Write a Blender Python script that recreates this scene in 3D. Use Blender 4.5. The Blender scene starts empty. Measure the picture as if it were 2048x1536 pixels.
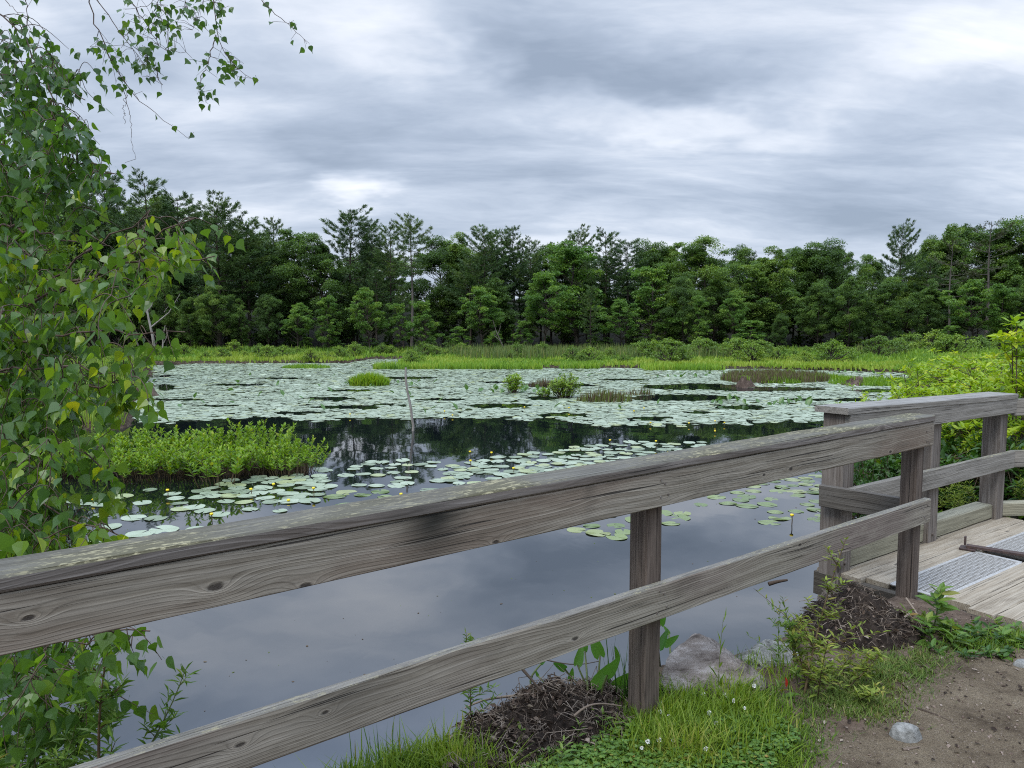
import bpy, bmesh, math, random
import numpy as np
from mathutils import Vector, Matrix

rng = np.random.default_rng(11)
random.seed(11)
scene = bpy.context.scene
COL = scene.collection
PI = math.pi

# ------------------------------------------------------------------ camera
FPX, HORIZON = 1539.0, 640.0          # focal length and horizon row in 2048 x 1536 picture pixels
PITCH = math.atan((768 - HORIZON) / FPX)
EYE = np.array([0.0, 0.0, 2.4])       # 1.6 m above the path, the path 0.8 m above the water
FWD = np.array([0, math.cos(PITCH), -math.sin(PITCH)])
UPV = np.array([0, math.sin(PITCH), math.cos(PITCH)])
RGT = np.array([1.0, 0, 0])

def ray(px, py):
    return FWD + (px - 1024) / FPX * RGT - (py - 768) / FPX * UPV
def on_z(px, py, z=0.0):
    d = ray(px, py); return EYE + d * ((z - EYE[2]) / d[2])
def at_y(px, py, y):
    d = ray(px, py); return EYE + d * (y / d[1])
def proj(P):
    P = np.atleast_2d(P) - EYE
    f = P @ FWD
    return 1024 + FPX * (P @ RGT) / f, 768 - FPX * (P @ UPV) / f

cam_d = bpy.data.cameras.new('camera')
cam_d.sensor_width = 36.0
cam_d.lens = FPX / 2048 * 36.0
cam_d.clip_start, cam_d.clip_end = 0.05, 3000
cam = bpy.data.objects.new('camera', cam_d); COL.objects.link(cam)
cam.location = EYE
cam.rotation_euler = (math.pi / 2 - PITCH, 0, 0)
scene.camera = cam

# ------------------------------------------------------------------ small maths
def nrm(v):
    v = np.asarray(v, float)
    return v / np.maximum(np.linalg.norm(v, axis=-1, keepdims=True), 1e-9)
def sstep(a, b, x):
    t = np.clip((np.asarray(x, float) - a) / (b - a), 0, 1); return t * t * (3 - 2 * t)
_tab = np.random.default_rng(5).random((256, 256))
def vnoise(x, y, s=1.0, o=0):
    x = np.asarray(x, float) * s + 13.7 * o + 1000; y = np.asarray(y, float) * s + 7.3 * o + 1000
    xi = np.floor(x).astype(int); yi = np.floor(y).astype(int)
    fx = x - xi; fy = y - yi; fx = fx * fx * (3 - 2 * fx); fy = fy * fy * (3 - 2 * fy)
    a = _tab[xi & 255, yi & 255]; b = _tab[(xi + 1) & 255, yi & 255]
    c = _tab[xi & 255, (yi + 1) & 255]; d = _tab[(xi + 1) & 255, (yi + 1) & 255]
    return (a * (1 - fx) + b * fx) * (1 - fy) + (c * (1 - fx) + d * fx) * fy
def fbm(x, y, s=1.0, o=0, n=3):
    r = 0; a = .5; t = 0
    for i in range(n):
        r = r + a * vnoise(x, y, s * 2 ** i, o + i * 3); t += a; a *= .5
    return r / t
def frames(d, up):
    y = nrm(d); x = np.cross(y, up); x = nrm(x); z = np.cross(x, y)
    return np.stack([x, y, z], axis=-1)
def rvec(n):
    return nrm(rng.normal(size=(n, 3)))

# ------------------------------------------------------------------ mesh building
class MB:
    def __init__(s):
        s.v = []; s.f = []; s.n = 0
    def add(s, V, F, var=0.5, mat=0, smooth=False):
        """V (n,3); F one array (m,k)"""
        V = np.asarray(V, float); F = np.asarray(F, int)
        if len(F) == 0: return
        s.v.append(V)
        var = np.broadcast_to(np.asarray(var, float), (len(F),))
        s.f.append((F + s.n, var, mat, smooth)); s.n += len(V)
    def scatter(s, TV, TF, P, R, S, var=0.5, mat=0, smooth=False):
        TV = np.asarray(TV, float); P = np.atleast_2d(P); n = len(P)
        if n == 0: return
        S = np.asarray(S, float)
        if S.ndim == 0: S = np.full((n, 1), float(S))
        elif S.ndim == 1: S = S[:, None]
        sv = TV[None] * S[:, None, :]
        V = np.einsum('nij,nkj->nki', R, sv) + P[:, None, :]
        k = len(TV)
        var = np.broadcast_to(np.asarray(var, float), (n,))
        for F in ([TF] if not isinstance(TF, (list, tuple)) else TF):
            F = np.asarray(F, int)
            FF = (F[None] + (np.arange(n) * k)[:, None, None]).reshape(-1, F.shape[1])
            s.f.append((FF + s.n, np.repeat(var, len(F)), mat, smooth))
        s.v.append(V.reshape(-1, 3)); s.n += n * k
    def tube(s, pts, rad, sides=6, var=0.5, mat=0, cap=True):
        pts = np.asarray(pts, float); n = len(pts)
        rad = np.broadcast_to(np.asarray(rad, float), (n,)) if np.ndim(rad) else np.full(n, rad)
        t = np.gradient(pts, axis=0); t = nrm(t)
        ref = np.array([0.31, 0.95, 0.05]) if abs(t[0][2]) > .7 else np.array([0, 0, 1.0])
        a = nrm(np.cross(t, ref)); b = np.cross(t, a)
        ang = np.arange(sides) * 2 * PI / sides
        ring = (a[:, None] * np.cos(ang)[None, :, None] + b[:, None] * np.sin(ang)[None, :, None]) * rad[:, None, None] + pts[:, None]
        i = np.arange(n - 1)[:, None] * sides; j = np.arange(sides)[None]
        j2 = (j + 1) % sides
        F = np.stack([i + j, i + j2, i + sides + j2, i + sides + j], -1).reshape(-1, 4)
        s.add(ring.reshape(-1, 3), F, var, mat, True)
        if cap:
            s.add(ring[-1], [list(range(sides))], var, mat)
    def box(s, lo, hi, M=None, var=0.5, mat=0):
        lo = np.array(lo, float); hi = np.array(hi, float)
        V = np.array([[x, y, z] for x in (lo[0], hi[0]) for y in (lo[1], hi[1]) for z in (lo[2], hi[2])])
        F = [[0, 1, 3, 2], [4, 6, 7, 5], [0, 4, 5, 1], [2, 3, 7, 6], [0, 2, 6, 4], [1, 5, 7, 3]]
        if M is not None: V = V @ np.array(M[0]).T + np.array(M[1])
        s.add(V, F, var, mat)
    def mesh(s, name, origin=(0, 0, 0)):
        V = np.concatenate(s.v) - np.asarray(origin, float)
        me = bpy.data.meshes.new(name)
        me.vertices.add(len(V)); me.vertices.foreach_set('co', V.astype(np.float32).ravel())
        ks = [f[0].shape[1] for f in s.f]; ms = [len(f[0]) for f in s.f]
        loops = np.concatenate([f[0].ravel() for f in s.f])
        tot = np.concatenate([np.full(m, k) for k, m in zip(ks, ms)])
        start = np.concatenate([[0], np.cumsum(tot)[:-1]])
        me.loops.add(len(loops)); me.loops.foreach_set('vertex_index', loops.astype(np.int32))
        me.polygons.add(len(tot))
        me.polygons.foreach_set('loop_start', start.astype(np.int32))
        me.polygons.foreach_set('material_index', np.concatenate([np.full(m, f[2]) for f, m in zip(s.f, ms)]).astype(np.int32))
        me.polygons.foreach_set('use_smooth', np.concatenate([np.full(m, f[3]) for f, m in zip(s.f, ms)]).astype(bool))
        me.update(calc_edges=True)
        at = me.attributes.new('var', 'FLOAT', 'FACE')
        at.data.foreach_set('value', np.concatenate([f[1] for f in s.f]).astype(np.float32))
        me.validate()
        return me

def link(name, me, mats=None, parent=None, loc=None):
    o = bpy.data.objects.new(name, me)
    COL.objects.link(o)
    if mats is not None:
        if not isinstance(mats, (list, tuple)): mats = [mats]
        if len(me.materials) == 0:
            for m in mats: me.materials.append(m)
    if parent is not None: o.parent = parent
    if loc is not None: o.location = loc
    return o
def build(name, mb, mats, parent=None, origin=(0, 0, 0), put=True):
    """origin = world place of the object; vertices were given in world space"""
    me = mb.mesh(name, origin)
    o = link(name, me, mats, parent)
    if parent is None and put: o.location = origin
    return o
def tag(o, label=None, cat=None, group=None, kind=None):
    if label: o['label'] = label
    if cat: o['category'] = cat
    if group: o['group'] = group
    if kind: o['kind'] = kind
    return o
def empty(name, loc, label, cat, group=None):
    o = bpy.data.objects.new(name, None); COL.objects.link(o)
    o.empty_display_size = .1; o.location = loc
    return tag(o, label, cat, group)
def copy_thing(src, loc, rz=0.0, sc=1.0, label=None, group=None, cat=None):
    c = src.copy(); COL.objects.link(c)
    c.location = loc; c.rotation_euler = (0, 0, rz); c.scale = (sc, sc, sc) if np.ndim(sc) == 0 else sc
    for ch in src.children:
        d = ch.copy(); COL.objects.link(d); d.parent = c
        for g in ch.children:
            e = g.copy(); COL.objects.link(e); e.parent = d
    if label: c['label'] = label
    if group: c['group'] = group
    if cat: c['category'] = cat
    return c

# ------------------------------------------------------------------ materials
class NT:
    def __init__(s, nt): s.nt = nt
    def n(s, t, **kw):
        nd = s.nt.nodes.new(t)
        for k, v in kw.items():
            if k.startswith('i_'):
                key = k[2:]; key = int(key) if key.isdigit() else key.replace('_', ' ')
                s.set(nd.inputs[key], v)
            else: setattr(nd, k, v)
        return nd
    def set(s, inp, v):
        if isinstance(v, bpy.types.NodeSocket): s.nt.links.new(v, inp)
        elif isinstance(v, bpy.types.Node): s.nt.links.new(v.outputs[0], inp)
        else: inp.default_value = v
    def m(s, op, a, b=0.0, c=None, clamp=False):
        nd = s.nt.nodes.new('ShaderNodeMath'); nd.operation = op; nd.use_clamp = clamp
        s.set(nd.inputs[0], a); s.set(nd.inputs[1], b)
        if c is not None: s.set(nd.inputs[2], c)
        return nd.outputs[0]
    def mix(s, f, a, b, mode='MIX'):
        nd = s.nt.nodes.new('ShaderNodeMix'); nd.data_type = 'RGBA'; nd.blend_type = mode; nd.clamp_factor = True
        s.set(nd.inputs[0], f); s.set(nd.inputs[6], a); s.set(nd.inputs[7], b)
        return nd.outputs[2]
    def ramp(s, f, stops, interp='LINEAR'):
        nd = s.nt.nodes.new('ShaderNodeValToRGB'); cr = nd.color_ramp; cr.interpolation = interp
        while len(cr.elements) < len(stops): cr.elements.new(0.5)
        for e, (p, c) in zip(cr.elements, stops):
            e.position = p; e.color = (*c, 1) if len(c) == 3 else c
        s.set(nd.inputs[0], f); return nd.outputs[0]
    def mapr(s, v, a, b, c=0.0, d=1.0, smooth=True):
        nd = s.nt.nodes.new('ShaderNodeMapRange'); nd.interpolation_type = 'SMOOTHSTEP' if smooth else 'LINEAR'
        for i, x in enumerate((v, a, b, c, d)): s.set(nd.inputs[i], x)
        return nd.outputs[0]
    def noise(s, vec, scale, detail=3.0, rough=.55, dist=0.0):
        nd = s.nt.nodes.new('ShaderNodeTexNoise')
        if vec is not None: s.set(nd.inputs['Vector'], vec)
        s.set(nd.inputs['Scale'], scale); s.set(nd.inputs['Detail'], detail); s.set(nd.inputs['Roughness'], rough); s.set(nd.inputs['Distortion'], dist)
        return nd.outputs[0]
    def vmul(s, v, k):
        nd = s.nt.nodes.new('ShaderNodeVectorMath'); nd.operation = 'MULTIPLY'
        s.set(nd.inputs[0], v); s.set(nd.inputs[1], k); return nd.outputs[0]
    def vadd(s, v, k):
        nd = s.nt.nodes.new('ShaderNodeVectorMath'); nd.operation = 'ADD'
        s.set(nd.inputs[0], v); s.set(nd.inputs[1], k); return nd.outputs[0]
def newmat(name):
    m = bpy.data.materials.new(name); m.use_nodes = True
    nt = m.node_tree; nt.nodes.clear()
    out = nt.nodes.new('ShaderNodeOutputMaterial')
    return m, NT(nt), out
def c3(r, g, b): return (r, g, b, 1.0)

def leaf_mat(name, stops, trans=0.35, rough=0.45, spec=0.4, tcol=(1.25, 1.25, .6), objvar=0.0):
    m, N, out = newmat(name)
    a = N.n('ShaderNodeAttribute', attribute_name='var').outputs['Fac']
    if objvar:
        oi = N.n('ShaderNodeObjectInfo').outputs['Random']
        a = N.m('ADD', a, N.m('MULTIPLY', N.m('SUBTRACT', oi, .5), objvar), clamp=True)
    col = N.ramp(a, stops)
    p = N.n('ShaderNodeBsdfPrincipled', i_Base_Color=col, i_Roughness=rough)
    p.inputs['Specular IOR Level'].default_value = spec
    tc = N.mix(1.0, col, c3(*tcol), 'MULTIPLY')
    t = N.n('ShaderNodeBsdfTranslucent', i_Color=tc)
    mx = N.n('ShaderNodeMixShader'); mx.inputs[0].default_value = trans
    N.set(mx.inputs[1], p.outputs[0]); N.set(mx.inputs[2], t.outputs[0])
    N.nt.links.new(mx.outputs[0], out.inputs[0])
    return m

def wood_mat(name, base, dark, light, warm=None, stain=(), knots=(), ring=.5, fine=.5, moss=0.0, mosscol=(.12, .12, .05), rough=.8):
    m, N, out = newmat(name)
    tc = N.n('ShaderNodeTexCoord').outputs['Object']
    rnd = N.n('ShaderNodeObjectInfo').outputs['Random']
    off = N.n('ShaderNodeCombineXYZ'); N.set(off.inputs[0], N.m('MULTIPLY', rnd, 43.0)); N.set(off.inputs[1], N.m('MULTIPLY', rnd, 5.3)); N.set(off.inputs[2], N.m('MULTIPLY', rnd, 9.7))
    v = N.vadd(tc, off.outputs[0])
    sp = N.n('ShaderNodeSeparateXYZ'); N.set(sp.inputs[0], v)
    X, Y, Z = sp.outputs
    vor = N.n('ShaderNodeTexVoronoi', feature='F1'); N.set(vor.inputs['Vector'], N.vmul(v, (1.9, 1.5, 6.5))); vor.inputs['Scale'].default_value = 1.0
    kd = vor.outputs['Distance']
    if knots:
        so = N.n('ShaderNodeSeparateXYZ'); N.set(so.inputs[0], tc)
        kd = N.m('ADD', kd, .12)
        for (kx, kz, kr_) in knots:
            dx = N.m('MULTIPLY', N.m('SUBTRACT', so.outputs[0], kx), .45); dz = N.m('SUBTRACT', so.outputs[2], kz)
            d = N.m('MULTIPLY', N.m('SQRT', N.m('ADD', N.m('MULTIPLY', dx, dx), N.m('MULTIPLY', dz, dz))), .07 / kr_)
            kd = N.m('MINIMUM', kd, d)
    wob = N.noise(N.vmul(v, (1.1, 5.0, 5.0)), 1.0, 2.0)
    kf = N.m('POWER', 2.718, N.m('MULTIPLY', kd, -7.0))
    g = N.m('ADD', N.m('ADD', Z, N.m('MULTIPLY', Y, .55)), N.m('ADD', N.m('MULTIPLY', kf, .055), N.m('MULTIPLY', wob, .11)))
    sn = N.m('ADD', N.m('MULTIPLY', N.m('SINE', N.m('MULTIPLY', g, 6.283 * 95)), .5), .5)
    rg = N.m('POWER', sn, 5.0)
    fib = N.noise(N.vmul(v, (6.0, 190.0, 190.0)), 1.0, 4.0, .68)
    fib2 = N.noise(N.vmul(v, (2.0, 60.0, 60.0)), 1.0, 3.0, .6)
    blo = N.noise(N.vmul(v, (2.2, 9.0, 9.0)), 1.0, 4.0, .6)
    big = N.noise(N.vmul(v, (.8, 2.0, 2.0)), 1.0, 2.0, .5)
    col = N.mix(N.mapr(fib2, .3, .7), c3(*base), c3(*light))
    if warm: col = N.mix(N.mapr(big, .42, .68), col, c3(*warm))
    ringm = N.m('MULTIPLY', rg, N.mapr(blo, .38, .72, .1, 1.0))
    col = N.mix(N.m('MULTIPLY', ringm, ring), col, c3(*dark))
    # pale raised ring lines, sparse
    pl = N.m('POWER', N.m('ADD', N.m('MULTIPLY', N.m('SINE', N.m('MULTIPLY', g, 6.283 * 17)), .5), .5), 60.0)
    col = N.mix(N.m('MULTIPLY', pl, .35), col, c3(light[0] * 1.5, light[1] * 1.5, light[2] * 1.5))
    col = N.mix(N.m('MULTIPLY', N.mapr(fib, .5, .78), fine), col, c3(*dark))
    col = N.mix(N.mapr(blo, .52, .8, 0, .55), col, c3(dark[0] * 1.1, dark[1] * 1.1, dark[2] * 1.05))
    wz = N.noise(N.vmul(v, (6.0, 22.0, 22.0)), 1.0, 5.0, .7)
    col = N.mix(N.mapr(wz, .5, .72, 0, .4), col, c3(light[0] * 1.15, light[1] * 1.15, light[2] * 1.13))
    # checks: thin dark cracks along the grain
    ck = N.noise(N.vmul(v, (1.6, 150.0, 150.0)), 1.0, 1.5, .45)
    ckm = N.mapr(ck, .665, .70)
    col = N.mix(N.m('MULTIPLY', ckm, .85), col, c3(.012, .01, .009))
    # knots
    wz_ = N.noise(N.vmul(v, (60.0, 130.0, 130.0)), 1.0, 3.0, .6)
    kn = N.mapr(N.m('ADD', kd, N.m('MULTIPLY', N.m('SUBTRACT', wz_, .5), .07)), .04, .085, 1.0, 0.0)
    kr = N.m('MULTIPLY', N.mapr(kd, .085, .10), N.mapr(kd, .10, .15, 1.0, 0.0))
    col = N.mix(N.m('MULTIPLY', kr, .22), col, c3(light[0] * 1.3, light[1] * 1.25, light[2] * 1.2))
    col = N.mix(N.m('MULTIPLY', kn, .85), col, c3(.022, .017, .014))
    for (sx, sw, sa) in stain:      # rain stains running down the board below a rotten place
        so = N.n('ShaderNodeSeparateXYZ'); N.set(so.inputs[0], tc)
        d = N.m('ABSOLUTE', N.m('SUBTRACT', N.m('ADD', so.outputs[0], N.m('MULTIPLY', N.m('SUBTRACT', fib2, .5), .12)), sx))
        col = N.mix(N.m('MULTIPLY', N.mapr(d, 0.0, sw, 1.0, 0.0), N.m('MULTIPLY', N.mapr(so.outputs[2], -.06, .05, .45, 1.0), sa)), col, c3(.022, .022, .018))
    if moss:
        fl = N.noise(N.vmul(v, (28.0, 90.0, 90.0)), 1.0, 4.0, .7)
        pm = N.mapr(N.noise(N.vmul(v, (1.4, 3.0, 3.0)), 1.0, 2.0), .34, .66)
        col = N.mix(N.m('MULTIPLY', N.mapr(pm, 0, 1, .25, 1.0), moss), col, c3(*mosscol))
        col = N.mix(N.m('MULTIPLY', N.mapr(fl, .52, .62), N.m('MULTIPLY', pm, .85)), col, c3(.36, .33, .2))
    p = N.n('ShaderNodeBsdfPrincipled', i_Base_Color=col, i_Roughness=rough)
    p.inputs['Specular IOR Level'].default_value = .25
    h = N.m('SUBTRACT', N.m('ADD', N.m('MULTIPLY', fib, .5), N.m('MULTIPLY', rg, .3)), N.m('ADD', N.m('MULTIPLY', ckm, 1.6), N.m('MULTIPLY', kn, 1.0)))
    b = N.n('ShaderNodeBump'); b.inputs['Strength'].default_value = .55; b.inputs['Distance'].default_value = .003
    N.set(b.inputs['Height'], h); N.set(p.inputs['Normal'], b.outputs[0])
    N.nt.links.new(p.outputs[0], out.inputs[0])
    return m

def plain_mat(name, cols, scale=20.0, rough=.85, spec=.2, bump=.3, dist=.01, metal=0.0, stretch=(1, 1, 1), coords='Object', detail=5.0, con=.44):
    m, N, out = newmat(name)
    tc = N.n('ShaderNodeTexCoord').outputs[coords] if coords != 'World' else N.n('ShaderNodeNewGeometry').outputs['Position']
    v = N.vmul(tc, stretch)
    a = N.noise(v, scale, detail, .62)
    k = len(cols)
    col = N.ramp(a, [(.5 - con / 2 + con * i / max(1, k - 1), c) for i, c in enumerate(cols)])
    p = N.n('ShaderNodeBsdfPrincipled', i_Base_Color=col, i_Roughness=rough, i_Metallic=metal)
    p.inputs['Specular IOR Level'].default_value = spec
    if bump:
        b = N.n('ShaderNodeBump'); b.inputs['Strength'].default_value = bump; b.inputs['Distance'].default_value = dist
        N.set(b.inputs['Height'], N.noise(v, scale * 2.3, 5.0, .65)); N.set(p.inputs['Normal'], b.outputs[0])
    N.nt.links.new(p.outputs[0], out.inputs[0])
    return m
# ------------------------------------------------------------------ world: overcast sky with broken grey cloud
SUN_EL, SUN_AZ = math.radians(52), math.radians(215)     # behind the camera, a little to its left
w = bpy.data.worlds.new('World'); scene.world = w; w.use_nodes = True
w.node_tree.nodes.clear(); N = NT(w.node_tree)
wo = N.n('ShaderNodeOutputWorld')
sky = N.n('ShaderNodeTexSky', sky_type='NISHITA', sun_disc=False)
sky.sun_elevation = SUN_EL; sky.sun_rotation = SUN_AZ
b1 = N.n('ShaderNodeBackground', i_Color=sky.outputs[0]); b1.inputs['Strength'].default_value = .08
d = N.n('ShaderNodeTexCoord').outputs['Generated']
sp = N.n('ShaderNodeSeparateXYZ'); N.set(sp.inputs[0], d)
zz = N.m('ADD', N.m('MAXIMUM', sp.outputs[2], 0.0), .20)
cx = N.m('DIVIDE', sp.outputs[0], zz); cy = N.m('DIVIDE', sp.outputs[1], zz)
pl = N.n('ShaderNodeCombineXYZ'); N.set(pl.inputs[0], cx); N.set(pl.inputs[1], cy)
mp = N.n('ShaderNodeMapping'); N.set(mp.inputs['Vector'], pl.outputs[0])
mp.inputs['Rotation'].default_value = (0, 0, math.radians(-42)); mp.inputs['Scale'].default_value = (.6, 1.5, 1.0)
mp.inputs['Location'].default_value = (3.1, .4, 0)
wrp = N.noise(mp.outputs[0], .8, 4.0, .55)
mv = N.vadd(mp.outputs[0], N.vmul(N.n('ShaderNodeCombineXYZ', i_0=wrp, i_1=wrp, i_2=0.0).outputs[0], (.75, .55, 0)))
n1 = N.noise(mv, 1.0, 8.0, .6)
n2 = N.noise(mv, 3.0, 8.0, .62)
n3 = N.noise(pl.outputs[0], .35, 2.0, .5)
val = N.m('ADD', N.m('ADD', N.m('MULTIPLY', n1, .75), N.m('MULTIPLY', n2, .30)), N.m('MULTIPLY', n3, .18))
def blob(px, py, sx, sy, amp, rot=0.0):
    """a lighter or darker bank of cloud, given where it stands in the sky (by direction)"""
    global val
    q = ray(px, py); zq = max(q[2], 0) + .20 * np.linalg.norm(q)
    ux, uy = q[0] / zq, q[1] / zq
    m = N.n('ShaderNodeMapping', vector_type='TEXTURE'); N.set(m.inputs['Vector'], pl.outputs[0])
    m.inputs['Location'].default_value = (ux, uy, 0); m.inputs['Rotation'].default_value = (0, 0, rot); m.inputs['Scale'].default_value = (sx, sy, 1)
    ln = N.n('ShaderNodeVectorMath', operation='LENGTH'); N.set(ln.inputs[0], m.outputs[0])
    e = N.mapr(ln.outputs['Value'], 0.0, 1.0, amp, 0.0)
    val = N.m('ADD', val, e)
wv2 = N.noise(pl.outputs[0], 2.2, 4.0, .6); wv3 = N.noise(N.vadd(pl.outputs[0], (5, 3, 1)), 2.2, 4.0, .6)
plw = N.vadd(pl.outputs[0], N.vmul(N.vadd(N.n('ShaderNodeCombineXYZ', i_0=wv2, i_1=wv3, i_2=0.0).outputs[0], (-.5, -.5, 0)), (.7, .7, 0)))
def plane_of(px, py):
    q = ray(px, py); zq = max(q[2], 0) + .20 * np.linalg.norm(q); return np.array([q[0] / zq, q[1] / zq])
def streak(x0, y0, x1, y1, wd, amp):
    """a ragged band of lighter or darker cloud between two directions of the sky"""
    global val
    a, b = plane_of(x0, y0), plane_of(x1, y1); c = (a + b) / 2; L = np.linalg.norm(b - a)
    m = N.n('ShaderNodeMapping', vector_type='TEXTURE'); N.set(m.inputs['Vector'], plw)
    m.inputs['Location'].default_value = (c[0], c[1], 0); m.inputs['Rotation'].default_value = (0, 0, math.atan2(b[1] - a[1], b[0] - a[0])); m.inputs['Scale'].default_value = (L * .68, wd, 1)
    ln = N.n('ShaderNodeVectorMath', operation='LENGTH'); N.set(ln.inputs[0], m.outputs[0])
    val = N.m('ADD', val, N.mapr(ln.outputs['Value'], 0.0, 1.0, amp * 1.45, 0.0))
for st_ in ((540, 10, 1000, 190, .30, .09), (1050, 212, 1680, 288, .26, .13), (230, 220, 640, 330, .35, .07), (640, 368, 800, 388, .28, .15), (950, 478, 1500, 478, .6, .06), (1850, 10, 2080, 120, .4, .09), (280, 425, 600, 405, .5, .05),
            (880, 40, 1300, 175, .32, -.10), (1230, 110, 1580, 250, .30, -.11), (470, 255, 800, 350, .25, -.07), (850, 315, 1280, 365, .35, -.06), (1480, 375, 2080, 440, .6, -.10), (1650, 170, 2050, 260, .3, -.05), (100, 60, 420, 120, .3, -.06)): streak(*st_)
val = N.m('SUBTRACT', val, .065)
ccol = N.ramp(val, [(.34, (.25, .305, .395)), (.46, (.335, .395, .495)), (.56, (.44, .50, .60)), (.67, (.60, .645, .725)), (.86, (.84, .86, .89))])
zen = N.mapr(sp.outputs[2], .37, .95, 1.0, 3.7)          # an overcast sky is brightest overhead
ccol = N.vmul(ccol, N.n('ShaderNodeCombineXYZ', i_0=N.m('MULTIPLY', zen, N.mapr(sp.outputs[2], .36, .6, 1.0, .95)), i_1=zen, i_2=N.m('MULTIPLY', zen, N.mapr(sp.outputs[2], .36, .6, 1.0, 1.10))).outputs[0])
b2 = N.n('ShaderNodeBackground', i_Color=ccol); b2.inputs['Strength'].default_value = 1.0
mx = N.n('ShaderNodeMixShader'); mx.inputs[0].default_value = .94
N.set(mx.inputs[1], b1.outputs[0]); N.set(mx.inputs[2], b2.outputs[0])
w.node_tree.links.new(mx.outputs[0], wo.inputs[0])

sun_d = bpy.data.lights.new('sun', 'SUN'); sun_d.energy = 1.5; sun_d.angle = math.radians(25); sun_d.color = (1.0, .96, .9)
sun = bpy.data.objects.new('sun', sun_d); COL.objects.link(sun)
sdir = Vector((math.sin(SUN_AZ) * math.cos(SUN_EL), math.cos(SUN_AZ) * math.cos(SUN_EL), math.sin(SUN_EL)))
sun.rotation_euler = sdir.to_track_quat('Z', 'Y').to_euler(); sun.location = (0, -10, 30)

vs = scene.view_settings
scene.display_settings.display_device = 'sRGB'
vs.view_transform = 'Standard'; vs.look = 'None'; vs.exposure = 0.5; vs.gamma = 1.0; vs.use_curve_mapping = False
scene.cycles.max_bounces = 7; scene.cycles.diffuse_bounces = 3; scene.cycles.glossy_bounces = 3
scene.cycles.transmission_bounces = 3; scene.cycles.transparent_max_bounces = 4
scene.cycles.use_denoising = False
scene.cycles.filter_width = 1.1
scene.cycles.sample_clamp_indirect = 4.0
scene.cycles.caustics_reflective = False; scene.cycles.caustics_refractive = False

# ------------------------------------------------------------------ frames of the fence and of the bridge
FP = np.array([.5258, 2.9662, .8]); FD = np.array([.78369, .62116, 0]); FN = np.array([-.62116, .78369, 0])
BP = np.array([2.067, 4.7477, .8]); BD = np.array([.80923, .58749, 0]); BN = np.array([-.58749, .80923, 0])
ZUP = np.array([0, 0, 1.0])
def fw(t, n, z): return FP * [1, 1, 0] + FD * t + FN * n + ZUP * z
def bw(s, v, z): return BP * [1, 1, 0] + BD * s + BN * v + ZUP * z
def tn(x, y):
    X = np.asarray(x) - FP[0]; Y = np.asarray(y) - FP[1]
    return X * FD[0] + Y * FD[1], X * FN[0] + Y * FN[1]
def sv(x, y):
    X = np.asarray(x) - BP[0]; Y = np.asarray(y) - BP[1]
    return X * BD[0] + Y * BD[1], X * BN[0] + Y * BN[1]

def meadow_edge(x):
    return np.interp(x, [-60, -16, -9.2, -8.6, -6.5, -6.0, 2, 12, 16, 20, 26, 60], [40, 42, 43, 47.5, 47.5, 40.0, 38.5, 37.6, 36, 33, 28, 26]) + 1.2 * (fbm(x, x * 0, .35, 2) - .5)
def ground_h(x, y):
    x = np.asarray(x, float); y = np.asarray(y, float)
    t, n = tn(x, y); s, v = sv(x, y)
    e = np.interp(t, [-6, -2.6, -1.5, -1.0, -.4, .3, 1.2, 2.0, 3], [2.6, 2.3, .50, .36, .42, .30, .14, .10, .10]) + .16 * (fbm(x, y, 3.0, 4) - .5)
    near = -.6 + 1.4 * sstep(e + .24, e - .04, n) + .05 * (fbm(x, y, 2.2, 1) - .5) * sstep(.1, -.6, n) * 1.2
    near = np.where(s > -.1, -.6 + (near + .6) * sstep(.5, -.02, s), near)
    near = np.where(y > 9, -.6, near)
    R = x - .5 * y - .15 + .5 * (fbm(x, y, .5, 7) - .5)
    right = -.6 + 1.05 * sstep(-.3, .9, R) * sstep(2.2, 3.0, s)
    me = meadow_edge(x)
    far = -.6 + .74 * sstep(me - .4, me + .3, y) + .25 * sstep(50, 56, y) + 4.2 * sstep(60, 92, y) + 4 * sstep(92, 300, y)
    L = -.45 * y - .4 - x + 1.0 * (fbm(x, y, .3, 9) - .5)
    left = -.6 + .78 * sstep(-.3, .6, L) * sstep(15, 17.5, y)
    isl = ((x + 6.6) / 3.6) ** 2 + ((y - 12.45) / .95) ** 2
    isl = -.6 + .66 * sstep(1.1, .75, isl + .25 * (fbm(x, y, 1.5, 3) - .5))
    r2 = np.maximum.reduce([near, right, far, left, isl])
    return r2
def gz(x, y): return float(ground_h(np.array([x]), np.array([y]))[0])

# ------------------------------------------------------------------ ground: one sheet to the horizon
def sp_axis(lo, hi, c, k, n):
    a = math.asinh((lo - c) / k); b = math.asinh((hi - c) / k)
    return c + k * np.sinh(np.linspace(a, b, n))
gx = sp_axis(-500, 500, .8, 1.6, 330); gy = sp_axis(-60, 900, 3.2, 1.6, 340)
GX, GY = np.meshgrid(gx, gy, indexing='ij'); GZ = ground_h(GX, GY)
mb = MB(); i = np.arange(len(gx) - 1)[:, None] * len(gy); j = np.arange(len(gy) - 1)[None]
mb.add(np.stack([GX, GY, GZ], -1).reshape(-1, 3), np.stack([i + j, i + len(gy) + j, i + len(gy) + j + 1, i + j + 1], -1).reshape(-1, 4), .5, 0, True)
m, N, out = newmat('soil')
pos = N.n('ShaderNodeNewGeometry').outputs['Position']
a = N.noise(pos, 9.0, 6.0, .65); b_ = N.noise(pos, 1.3, 3.0, .5)
col = N.ramp(a, [(.3, (.018, .013, .009)), (.5, (.05, .036, .024)), (.7, (.11, .085, .058))])
sxyz = N.n('ShaderNodeSeparateXYZ'); N.set(sxyz.inputs[0], pos)
trod = N.ramp(a, [(.3, (.055, .038, .027)), (.5, (.11, .08, .058)), (.7, (.17, .128, .098))])
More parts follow.
